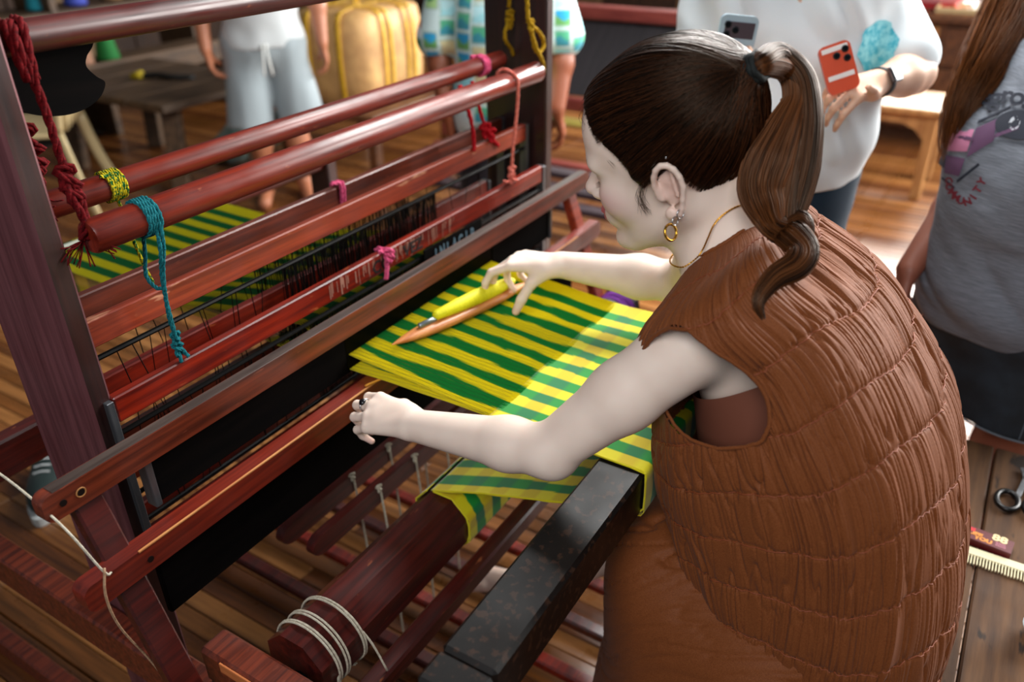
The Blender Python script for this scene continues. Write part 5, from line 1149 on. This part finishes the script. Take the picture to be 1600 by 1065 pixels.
# ---- person in white
A = build_person('person in a white t-shirt and navy shorts holding two phones, standing behind the weaver', (1.96, .47), math.atan2(-.38, -.92), dict(hip=.86, sh=1.30, w=.175, d=.125, belly=.03, pitch=30))
W_ = A['W']
lsh, lel, lwr = np.array([2.09, .325, 1.255]), np.array([1.985, .215, 1.100]), np.array([1.800, .262, 1.108])
rsh, rel, rwr = np.array([1.95, .665, 1.27]), np.array([1.83, .66, 1.05]), np.array([1.745, .560, 1.09])
hA, iA = hand_prims(lwr, (-.85, .35, .02), (.1, -.45, .75), [(50, 45, 30), (48, 50, 30), (46, 50, 30), (44, 48, 30)], [(.030, .016, .012), (.026, .004, .016), (.018, -.004, .008)], 1.0, 3, -1)
hB, iB = hand_prims(rwr, (-.45, -.35, .75), (.5, .3, .6), [(25, 25, 15)]*4, [(.03, .012, -.012), (.022, 0, -.014), (.014, 0, -.01)], 1.0, 3, 1)
bodyA = A['neck']+A['hd']+A['tor']+arm(lsh, lel, lwr)+arm(rsh, rel, rwr)+hA+hB+A['legs']
col_mesh('body', bodyA, .0055, SKIN, A['t'], skin_col('d9ae94'))
shirtA = inflate(A['tor'], .016, .08)+[cap(lsh, lsh+(lel-lsh)*.80, .068, .074, .04), cap(rsh, rsh+(rel-rsh)*.80, .068, .074, .04), ell(W_(.045, 0, .96), (.155, .185, .12), np.stack([A['f'], A['l'], (0, 0, 1)], 1), .08)]
def wrinkA(X, D): return -.013*(1-np.minimum(np.abs(vnoise(np.stack([X@A['l']*8+X[..., 2]*5, X@A['f']*5, X[..., 2]*4], -1), 51))*3, 1))**2+.007*vnoise(np.stack([X@A['l']*22+X[..., 2]*9, X@A['f']*9, X[..., 2]*5], -1), 52)
col_mesh('t_shirt', shirtA, .0065, CLOTH, A['t'], lambda V: np.tile(np.array(lin('e4eef2')[:3]), (len(V), 1)), clip=lambda X, D: np.maximum(D, .845-X[..., 2]+.0*X[..., 0]), disp=wrinkA)
pr = [cap(h+np.array([0, 0, .02]), kn*.75+h*.25, .098, .098, .05) for h, kn, an in A['pants']]+inflate(A['tor'][:1], .01)
col_mesh('shorts', pr, .0065, CLOTH, A['t'], '1c3040', clip=zh(.615, .90), disp=lambda X, D: .003*vnoise(X*18, 53))
col_mesh('hair', A['hair'], .006, HAIR, A['t'], '140c08', clip=A['hclip'])
def decal(name, pts2, m, parent, o, ax, ay, prims, d, off=.0015, thick=.0008):
    """flat print wrapped on a garment: polygon points in its own plane -> surface"""
    pts2 = np.asarray(pts2, float); n = len(pts2); c = pts2.mean(0); rings = [c+(pts2-c)*k for k in (.0001, .35, .7, 1)]; V2 = np.vstack(rings)
    Pw = np.asarray(o, float)+V2[:, :1]*np.asarray(ax)+V2[:, 1:]*np.asarray(ay)-nrm(d)*.12; Pw = conform(Pw, prims, d, off)
    F_ = [(r*n+i, r*n+(i+1) % n, (r+1)*n+(i+1) % n, (r+1)*n+i) for r in range(3) for i in range(n)]
    return np_mesh(name, Pw, np.array(F_), m, parent)
CY = noisy('cyan_print', '3fb4cc', '8fdce6', (60, 60, 60), 1., .8, .0, lo=.4, hi=.6)
axA = A['l']; chestc = W_(.16, .150, 1.160)
decal('shirt_print', [(-.042+.004*math.sin(7*a)+.042*math.cos(a)+.042, .05*math.sin(a)) for a in np.linspace(0, 2*pi, 25)[:-1]], CY, A['t'], chestc, axA, (0, 0, 1), shirtA, -A['f'], .004)
# smartwatch on the wrist
wd = nrm(lwr-lel); wc = lwr-wd*.022
b = MB(); d_, a_, b_ = frame(wd); b.tube([wc+.0305*(a_*math.cos(t)+b_*.92*math.sin(t)) for t in np.linspace(0, 2*pi, 29)[:-1]], .0095, 6, closed=True, flat=.25, up=wd); 
b.build('watch_band', mat('dark_band', '23282c', .5), A['t'], smooth=True)
wn = nrm(np.array([-.45, -.55, .5])); wn = nrm(wn-wd*(wn@wd)); Rw = np.stack([wd, np.cross(wn, wd), wn], 1)
b = MB(); b.box(wc+wn*.0335, (.036, .032, .009), Rw, .004); wf = b.build('watch_case', mat('watch_case_metal', '5a6168', .3, .8), A['t']); b = MB(); b.box(wc+wn*.0385, (.030, .026, .0012), Rw, .0005); b.build('watch_screen', mat('watch_glass', '0b1416', .08), wf)
def phone(name, label, c, xd, yd, w, h, body, lens_pos, bands=False, panel=None):
    t = thing(name, label, 'phone', tuple(c)); x = nrm(xd); n = nrm(np.cross(x, yd)); y = np.cross(n, x); R_ = np.stack([x, y, n], 1); c = np.array(c)
    if n@_fw > 0: n = -n; R_ = np.stack([x, y, n], 1); 
    b = MB(); pts = []; r = .012
    for cx, cy, a0 in ((w/2-r, h/2-r, 0), (-w/2+r, h/2-r, 90), (-w/2+r, -h/2+r, 180), (w/2-r, -h/2+r, 270)):
        for i in range(6): a = math.radians(a0+18*i); pts.append((cx+r*math.cos(a), cy+r*math.sin(a)))
    if np.linalg.det(R_) < 0: pts = pts[::-1]
    b.prism(pts, -.0045, .0045, R_, c); smooth_by_angle(b.build('phone_case', mat(name+label[:8], body, .3), t))
    if panel: b = MB(); b.box(c+R_@np.array([lens_pos[0][0]*0+panel[0], panel[1], .0052]), (panel[2], panel[3], .0018), R_, .0008); b.build('camera_panel', mat(label[:6]+'pan', panel[4], .25), t)
    for (lx, ly) in lens_pos:
        b = MB(); b.lathe([(.0068, 0), (.0068, .0028), (.0058, .0034)], c+R_@np.array([lx, ly, .0045]), n, 18); q = b.build('camera_lens', mat('lens_ring', '202326', .3, .6), t, smooth=False)
        b = MB(); b.lathe([(.0045, 0), (.0040, .0006)], c+R_@np.array([lx, ly, .0079]), n, 14); b.build('lens_glass', mat('lens_glass', '05070a', .05), q)
    if bands:
        for yy in (h/2-.010, -h/2+.030): b = MB(); b.box(c+R_@np.array([0, yy, .0048]), (w*.82, .009, .0010), R_, .0004); b.build('white_band', mat('white_band', 'f2ece8', .4), t)
    return t
phone('phone', 'red-orange phone with white bands held in the left hand of the person in white', (1.706, .318, 1.150), (-.50, .80, -.32), (.15, .40, .9), .060, .092, 'd8502c', [(-.018, .030), (-.018, .013), (.0, .022)], True)
phone('phone', 'pale blue phone with a three lens camera held above the weaver\'s head', (1.655, .512, 1.165), (.50, -.85, -.10), (-.05, .1, 1), .074, .148, 'a3b8c4', [(-.022, .056), (-.022, .038), (-.006, .047)], False, (.002, .047, .058, .030, '4a4046'))
# ---- person in grey
Gp = build_person('long-haired person in a grey printed t-shirt and dark denim skirt at the right edge', (1.893, -.088), math.atan2(.50, -.87), dict(hip=.66, sh=1.165, w=.165, d=.145, belly=.055, bust=1, pitch=20, lean=-.045))
W_ = Gp['W']
rs2, re2, rw2 = W_(-.13, -.16, 1.12), np.array([1.99, .05, .88]), np.array([1.80, .118, .735])
ls2, le2, lw2 = W_(-.12, .19, 1.12), W_(-.06, .25, .87), W_(.02, .26, .66)
hC, iC = hand_prims(rw2, (-.35, .05, -.9), (-.3, .8, .2), [(35, 50, 30)]*4, [(.03, .012, -.012), (.022, 0, -.014), (.014, 0, -.01)], .9, 2, 1)
hD, iD = hand_prims(lw2, (.1, .0, -.9), (-.3, -.8, .2), [(25, 40, 30)]*4, [(.03, .012, -.012), (.022, 0, -.014), (.014, 0, -.01)], .9, 2, 1)
bodyG = Gp['neck']+Gp['hd']+Gp['tor']+arm(rs2, re2, rw2)+arm(ls2, le2, lw2)+hC+hD+Gp['legs']
col_mesh('body', bodyG, .0055, SKIN, Gp['t'], skin_col('86503e'))
shirtG = inflate(Gp['tor'], .014, .06)+[cap(rs2, rs2+(re2-rs2)*.6, .062, .068, .04), cap(ls2, ls2+(le2-ls2)*.6, .062, .068, .04), ell(W_(.05, 0, .72), (.150, .185, .12), np.stack([Gp['f'], Gp['l'], (0, 0, 1)], 1), .06)]
wG = lambda X, D: -.009*(1-np.minimum(np.abs(vnoise(np.stack([X@Gp['l']*3, X@Gp['f']*3, X[..., 2]*11+X@Gp['l']*6], -1), 64))*2.6, 1))**2*np.clip((1.0-X[..., 2])*6, .15, 1)+.0035*vnoise(np.stack([X@Gp['l']*5, X@Gp['f']*6, X[..., 2]*16+X@Gp['l']*5], -1), 61)+.002*vnoise(np.stack([X@Gp['l']*9, X@Gp['f']*12, X[..., 2]*34+X@Gp['l']*9], -1), 62)
col_mesh('t_shirt', shirtG, .0045, noisy('grey_marl', '5f656f', '7b828d', (30, 30, 500), 1., .8, .3, .0006), Gp['t'], '8a9098', clip=lambda X, D: np.maximum(D, .628-X[..., 2]+.25*(X@Gp['f']-(Gp['W'](0, 0, 0)@Gp['f']))*-.15), disp=wG)
skp = [cap(W_(0, -.06, .66), W_(.0, -.09, .36), .125, .150, .09), cap(W_(0, .06, .66), W_(.0, .09, .36), .125, .150, .09), ell(W_(.0, 0, .66), (.15, .18, .10), np.stack([Gp['f'], Gp['l'], (0, 0, 1)], 1), .06)]
DEN = noisy('dark_denim', '10161c', '1f2a34', (14, 14, 14), 1., .8, .3, .001, 6)
col_mesh('denim_skirt', skp, .006, DEN, Gp['t'], '141a20', clip=zh(.445, .70), disp=lambda X, D: .003*vnoise(X*12, 63))
# pocket flap and seams on the skirt
fl_ = MB(); sdir = nrm(np.array([-.8, -.6, 0])); sx_ = np.array([.6, -.8, 0]); oc = W_(.0, .0, .60)
def on(px_, pz, off=.003): return conform(np.array([oc+sx_*px_+np.array([0, 0, pz])-(-sdir)*.0+sdir*.30]), skp, -sdir, off)[0]
row = [on(x_, z_, .006) for x_, z_ in [(-.03, .0), (.0, -.004), (.03, -.006), (.06, -.006), (.09, -.004), (.12, .0)]]; row2 = [on(x_, z_, .008) for x_, z_ in [(-.024, -.028), (-.005, -.045), (.03, -.046), (.06, -.040), (.09, -.043), (.12, -.040)]]
G3 = np.array([row, row2]); np_mesh('pocket_flap', np.vstack([G3.reshape(-1, 3), G3.reshape(-1, 3)+(-sdir)*.004]), np.array([[i, i+1, 7+i, 6+i] for i in range(5)]+[[12+i, 18+i, 19+i, 13+i] for i in range(5)]+[[6+i, 7+i, 19+i, 18+i] for i in range(5)]), noisy('denim_flap', '1c2833', '2c3d4c', (20, 20, 20)), Gp['t'])
for path_ in ([(-.04, -.05), (-.045, -.10), (-.05, -.145)], [(.10, -.13), (.12, -.11), (.14, -.08)], [(-.024, -.030), (-.004, -.047), (.06, -.043)]):
    b = MB(); b.tube([on(x_, z_, .0075) for x_, z_ in np.array(catmull([(*q, 0) for q in path_], 14))[:, :2]], .0011, 5); b.build('stitch_line', mat('pale_stitch', '5c6a76', .8), Gp['t'])
b = MB(); b.tube([conform(np.array([W_(0, 0, .448)+.3*np.array([math.cos(a), math.sin(a), 0])]), skp, -np.array([math.cos(a), math.sin(a), 0]), .004)[0] for a in np.linspace(pi*.55, pi*1.5, 40)], .0022, 5); b.build('frayed_hem', mat('frayed_thread', '6b7680', .9), Gp['t'])
col_mesh('hair', Gp['hair'], .006, HAIR, Gp['t'], '2a160c', clip=Gp['hclip'])
# prints on the grey shirt: lettering wrapped on the cloth
PF = -Gp['f']  # direction from the front towards the body
vx = np.array([0, -1., 0]); fdir = nrm(np.array([-.97, -.03, .23]))
def wrap_text(ch, size, o, rot, m, name='shirt_lettering', bold=.0):
    cu = bpy.data.curves.new(name, 'FONT'); cu.body = ch; cu.size = size; cu.align_x = 'CENTER'; cu.align_y = 'CENTER'; cu.resolution_u = 3; cu.offset = bold; o_ = bpy.data.objects.new(name, cu); COL.objects.link(o_); bpy.context.view_layer.update()
    me = bpy.data.meshes.new_from_object(o_); bpy.data.objects.remove(o_); me.materials.clear(); me.materials.append(m)
    V = np.array([v.co[:2] for v in me.vertices]); c_, s_ = math.cos(rot), math.sin(rot); V = V@np.array([[c_, s_], [-s_, c_]])
    Pw = np.asarray(o)+V[:, :1]*vx+V[:, 1:]*np.array([0, 0, 1.]); Pw = conform(Pw+fdir*.15, shirtG, -fdir, .0045)
    me.vertices.foreach_set('co', Pw.astype(np.float32).ravel()); me.update(); ob = bpy.data.objects.new(name, me); COL.objects.link(ob); ob.parent = Gp['t']; ob.matrix_parent_inverse = WM(Gp['t']).inverted(); return ob
NAVY = mat('navy_print', '151c2c', .8); MAR = mat('maroon_print', '6a1626', .8); PNK = mat('pink_shirt_print', 'c07a9c', .8); PUR = mat('purple_print', '5a3a5a', .8); GRL = mat('grey_print', 'b6bcc4', .8)

# ---- person in pale shorts, far left background
B_ = build_person('person in pale grey drawstring shorts standing by the rough table', (2.90, 3.20), math.atan2(-.72, -.69), dict(hip=.80, sh=1.30, w=.185, d=.12, pitch=20))
W_ = B_['W']; ar = []
for s in (-1, 1): ar += arm(W_(0, s*.22, 1.26), W_(-.02, s*.27, 1.00), W_(.06, s*.27, .78), (.05, .042, .036, .028))
hh, _ = hand_prims(W_(.06, .27, .77), (.2, 0, -1), B_['l'], [(25, 40, 25)]*4, [(.03, .012, -.012), (.022, 0, -.014), (.014, 0, -.01)], 1., 2, -1); hh2, _ = hand_prims(W_(.06, -.27, .77), (.2, 0, -1), -B_['l'], [(25, 40, 25)]*4, [(.03, .012, -.012), (.022, 0, -.014), (.014, 0, -.01)], 1., 2, 1)
col_mesh('body', B_['neck']+B_['hd']+B_['tor']+ar+hh+hh2+B_['legs'], .007, SKIN, B_['t'], skin_col('a86a4c'))
pr = [cap(h+np.array([0, 0, .0]), kn-np.array([0, 0, .12])+B_['l']*(.045 if (h-W_(0, 0, 0))@B_['l'] > 0 else -.045), .098, .112, .03) for h, kn, an in B_['pants']]+inflate(B_['tor'][:1], .012)
col_mesh('shorts', pr, .008, CLOTH, B_['t'], '98a3a8', clip=zh(.40, .84), disp=lambda X, D: .008*vnoise(np.stack([X@B_['l']*16, X@B_['f']*10, X[..., 2]*4], -1), 71))
col_mesh('t_shirt', inflate(B_['tor'], .018)+[cap(W_(0, s*.21, 1.26), W_(-.01, s*.255, 1.08), .066, .075, .04) for s in (-1, 1)], .009, CLOTH, B_['t'], 'c8ced0', clip=lambda X, D: np.maximum(D, .77-X[..., 2]), disp=lambda X, D: .005*vnoise(X*12, 72))
for s in (-1, 1):
    b = MB(); b.tube(catmull([W_(.135, s*.008, .80), W_(.165, s*.012, .74), W_(.160, s*.02, .66)], 10), .005, 6); b.build('drawstring', mat('white_string', 'd8dad6', .7), B_['t'], smooth=True)
col_mesh('hair', B_['hair'], .008, HAIR, B_['t'], '0e0906', clip=B_['hclip'])
# ---- person in the postcard-print shirt behind the right post
C_ = build_person('person in a pale green shirt with small printed pictures behind the right post', (2.45, 1.56), math.atan2(-.55, -.83), dict(hip=.76, sh=1.20, w=.145, d=.12, pitch=25))
W_ = C_['W']; ar = []
for s in (-1, 1): ar += arm(W_(0, s*.17, 1.17), W_(-.01, s*.215, .97), W_(.08, s*.19, .78), (.05, .042, .036, .028))
hh, _ = hand_prims(W_(.08, .19, .77), (.3, -.1, -1), C_['l'], [(25, 40, 25)]*4, [(.03, .012, -.012), (.022, 0, -.014), (.014, 0, -.01)], 1., 2, -1); hh2, _ = hand_prims(W_(.08, -.19, .77), (.3, 0, -1), -C_['l'], [(25, 40, 25)]*4, [(.03, .012, -.012), (.022, 0, -.014), (.014, 0, -.01)], 1., 2, 1)
col_mesh('body', C_['neck']+C_['hd']+C_['tor']+ar+hh+hh2+C_['legs'], .006, SKIN, C_['t'], skin_col('7c4228'))
def printcol(V):
    a = (V-W_(0, 0, 0))@C_['l']; f_ = (V-W_(0, 0, 0))@C_['f']; z = V[:, 2]; g = .062; wx = a+.25*f_+.01*vnoise(V*6, 81); iu = np.floor(wx/g); iv = np.floor((z+.02*np.sin(iu*9))/g); fu = wx/g-iu; fv = (z+.02*np.sin(iu*9))/g-iv
    h = (np.abs(np.sin(iu*12.9898+iv*78.233+(f_ < 0)*3)*43758.5453)) % 1; m = (np.maximum(np.abs(fu-.5), np.abs(fv-.5)) < .45); m2 = (np.maximum(np.abs(fu-.5), np.abs(fv-.5)) < .39)
    pal = np.array([lin(c)[:3] for c in ('2f9fd0', '1c7a4c', 'b8e4ea', 'e0702c', '57b48c', 'd8cfa0', '9adbe4', '3a8a5c')]); pal2 = np.array([lin(c)[:3] for c in ('6aa860', '2f8c58', 'a0dce4', 'e8eef0', '3f96a8', 'c8b890', '8fd0dc', 'b0d890')])
    k = (h*8).astype(int) % 8; c = np.tile(np.array(lin('cfe6e6')[:3]), (len(V), 1)); bord = np.array([lin('a9c4b8')[:3]]); c = np.where((m & (h > .06))[:, None], bord, c); c = np.where((m2 & (h > .06))[:, None], np.where((fv > .5+.12*np.sin(fu*7+h*9))[:, None], pal[k], pal2[k]), c)
    return c
shC = inflate(C_['tor'], .018)+[cap(W_(0, s*.165, 1.17), W_(-.01, s*.212, 1.00), .062, .072, .03) for s in (-1, 1)]+[ell(W_(.03, 0, .78), (.165, .15, .16), np.stack([C_['l'], C_['f'], (0, 0, 1)], 1), .06)]
col_mesh('printed_shirt', shC, .006, CLOTH, C_['t'], printcol, clip=lambda X, D: np.maximum(D, .665-X[..., 2]), disp=lambda X, D: .004*vnoise(X*12, 82))
pr = [cap(h+np.array([0, 0, .03]), an+np.array([0, 0, .05]), .095, .07, .05) for h, kn, an in C_['pants']]
col_mesh('trousers', pr, .008, CLOTH, C_['t'], '23232a', clip=zh(.06, .80)); col_mesh('hair', C_['hair'], .008, HAIR, C_['t'], '0e0906', clip=C_['hclip'])
# ---- sneakers on the floor at the left
def sneaker(c, ang, lab):
    t = thing('sneaker', lab, 'shoe', (c[0], c[1], 0)); f = np.array([math.cos(ang), math.sin(ang), 0]); u = np.array([0, 0, 1.]); c = np.array([c[0], c[1], 0.]); R_ = np.stack([f, np.cross(u, f), u], 1)
    col_mesh('upper', [ell(c+f*.03+u*.045, (.13, .045, .040), R_, .02), ell(c-f*.06+u*.075, (.055, .042, .060), R_, .04), ell(c-f*.06+u*.15, (.035, .028, .06), R_, .02, -1)], .005, CLOTH, t, '22302f')
    b = MB(); pts = [(.14*math.cos(a)+.02*math.cos(a)**3, .047*math.sin(a)*(1+.12*math.cos(a))) for a in np.linspace(0, 2*pi, 29)[:-1]]; b.prism(pts, 0, .026, R_, c+f*.015); smooth_by_angle(b.build('sole', mat('white_rubber', 'c9cfcf', .6), t))
    for k in range(4): b = MB(); q = c+f*(.045-.022*k)+u*(.083+.006*k); s_ = np.cross(u, f); b.tube([q-s_*.02, q+u*.004, q+s_*.02], .003, 5); b.build('lace', mat('white_lace', 'd8dcdc', .7), t)
sneaker((.84, 2.05), -2.3, 'grey-green sneaker with a white sole on the floor beyond the left post'); sneaker((.60, 1.98), -2.0, 'grey-green sneaker at the left edge of the floor, nearer the string')

# lettering, drawing and long hair of the person in grey
for ch, o, r_ in (('e', (1.872, .064, 1.089), .20), ('g', (1.846, .048, 1.096), .12), ('r', (1.832, .030, 1.105), .04), ('o', (1.816, .011, 1.107), -.03), ('s', (1.800, -.008, 1.106), -.10)): wrap_text(ch, .047, o, r_*.5, NAVY, bold=.0012)
n_ = 'COMMUNITY'
pth = catmull([(1.80, .090, .945), (1.785, .083, .930), (1.773, .074, .923), (1.753, .059, .917), (1.738, .040, .922), (1.738, .033, .942), (1.742, .027, .970)], 40); L_ = np.r_[0, np.cumsum(np.linalg.norm(np.diff(pth, axis=0), axis=1))]
for i, ch in enumerate(n_):
    q = np.array([np.interp((i+.5)/len(n_)*L_[-1], L_, pth[:, k]) for k in range(3)]); q2 = np.array([np.interp(min((i+.9)/len(n_), 1)*L_[-1], L_, pth[:, k]) for k in range(3)])
    wrap_text(ch, .0185, q, math.atan2(q2[2]-q[2], (q2-q)@vx)*.85, MAR, bold=.0008)
def dq(pts, m, nm='shirt_drawing', o=(1.815, .088, 1.015)): return decal(nm, np.array(pts)*np.array([1.15, 1.35]), m, Gp['t'], np.array(o)+fdir*.12*0, vx, (0, 0, 1), shirtG, -fdir, .0045)
dq([(-.016, -.018), (.016, -.014), (.018, .018), (-.012, .016)], PNK); dq([(.018, -.022), (.050, .006), (.046, .036), (.020, .020)], PUR); dq([(-.010, -.050), (.014, -.050), (.016, -.024), (-.014, -.024)], PUR); dq([(-.024, -.040), (-.012, -.044), (-.014, -.020), (-.022, -.016)], NAVY)
dq([(.020, .026), (.062, .052), (.060, .056), (.020, .031)], NAVY); dq([(.050, .010), (.080, .026), (.078, .030), (.050, .016)], PUR); dq([(-.012, -.060), (.012, -.070), (.012, -.066), (-.012, -.056)], NAVY); dq([(.014, -.060), (.040, -.030), (.037, -.027), (.012, -.056)], NAVY); dq([(-.026, -.02), (-.010, .022), (-.013, .024), (-.030, -.018)], NAVY)
dq([(.014*math.cos(a)+.0, -.004+.003*math.sin(a)) for a in np.linspace(0, 2*pi, 9)[:-1]], PUR, o=(1.80, .078, 1.03))
dq([(.034*math.cos(a), .020*math.sin(a)) for a in np.linspace(0, 2*pi, 21)[:-1]], NAVY, o=(1.779, -.004, 1.066)); dq([(.008*math.cos(a), .010*math.sin(a)) for a in np.linspace(0, 2*pi, 11)[:-1]], GRL, 'shirt_drawing_dot', o=(1.779, .004, 1.068))
PAR[0] = Gp['t']
def fall(pts, wid, dep, N, seed, mu): bundle('long_hair', pts, wid, dep, N, 34, seed, cB_='8a5024', mu=mu, r=(.0005, .0010), wav=.25, taper=.5, cA_='24120a')
HT = Gp['W'](-.06, 0, 1.42)
fall([tuple(HT+np.array([-.02, .02, .0]))]+[(2.065, 0.064, 1.34), (2.007, 0.066, 1.275), (1.946, 0.073, 1.211), (1.878, 0.086, 1.143), (1.842, 0.099, 1.081), (1.826, 0.103, 1.022), (1.824, 0.099, 0.964)], [.04, .05, .05, .048, .042, .034, .026, .018], [.03, .03, .025, .02, .016, .012, .008, .005], 800, 95, .40)
fall([tuple(HT+np.array([-.02, -.03, -.02]))]+[(1.969, -0.036, 1.145), (1.895, -0.007, 1.061), (1.86, 0.024, 1.018), (1.836, 0.056, 0.972), (1.817, 0.077, 0.923)], [.04, .04, .016, .012, .010, .008], [.03, .02, .012, .008, .006, .004], 200, 96, .12)
fall([tuple(HT+np.array([.0, -.05, .0])), (1.90, -.10, 1.30), (1.90, -.12, 1.18), (1.90, -.12, 1.05)], [.05, .06, .05, .02], [.04, .04, .03, .01], 400, 97, .2)
PAR[0] = wv
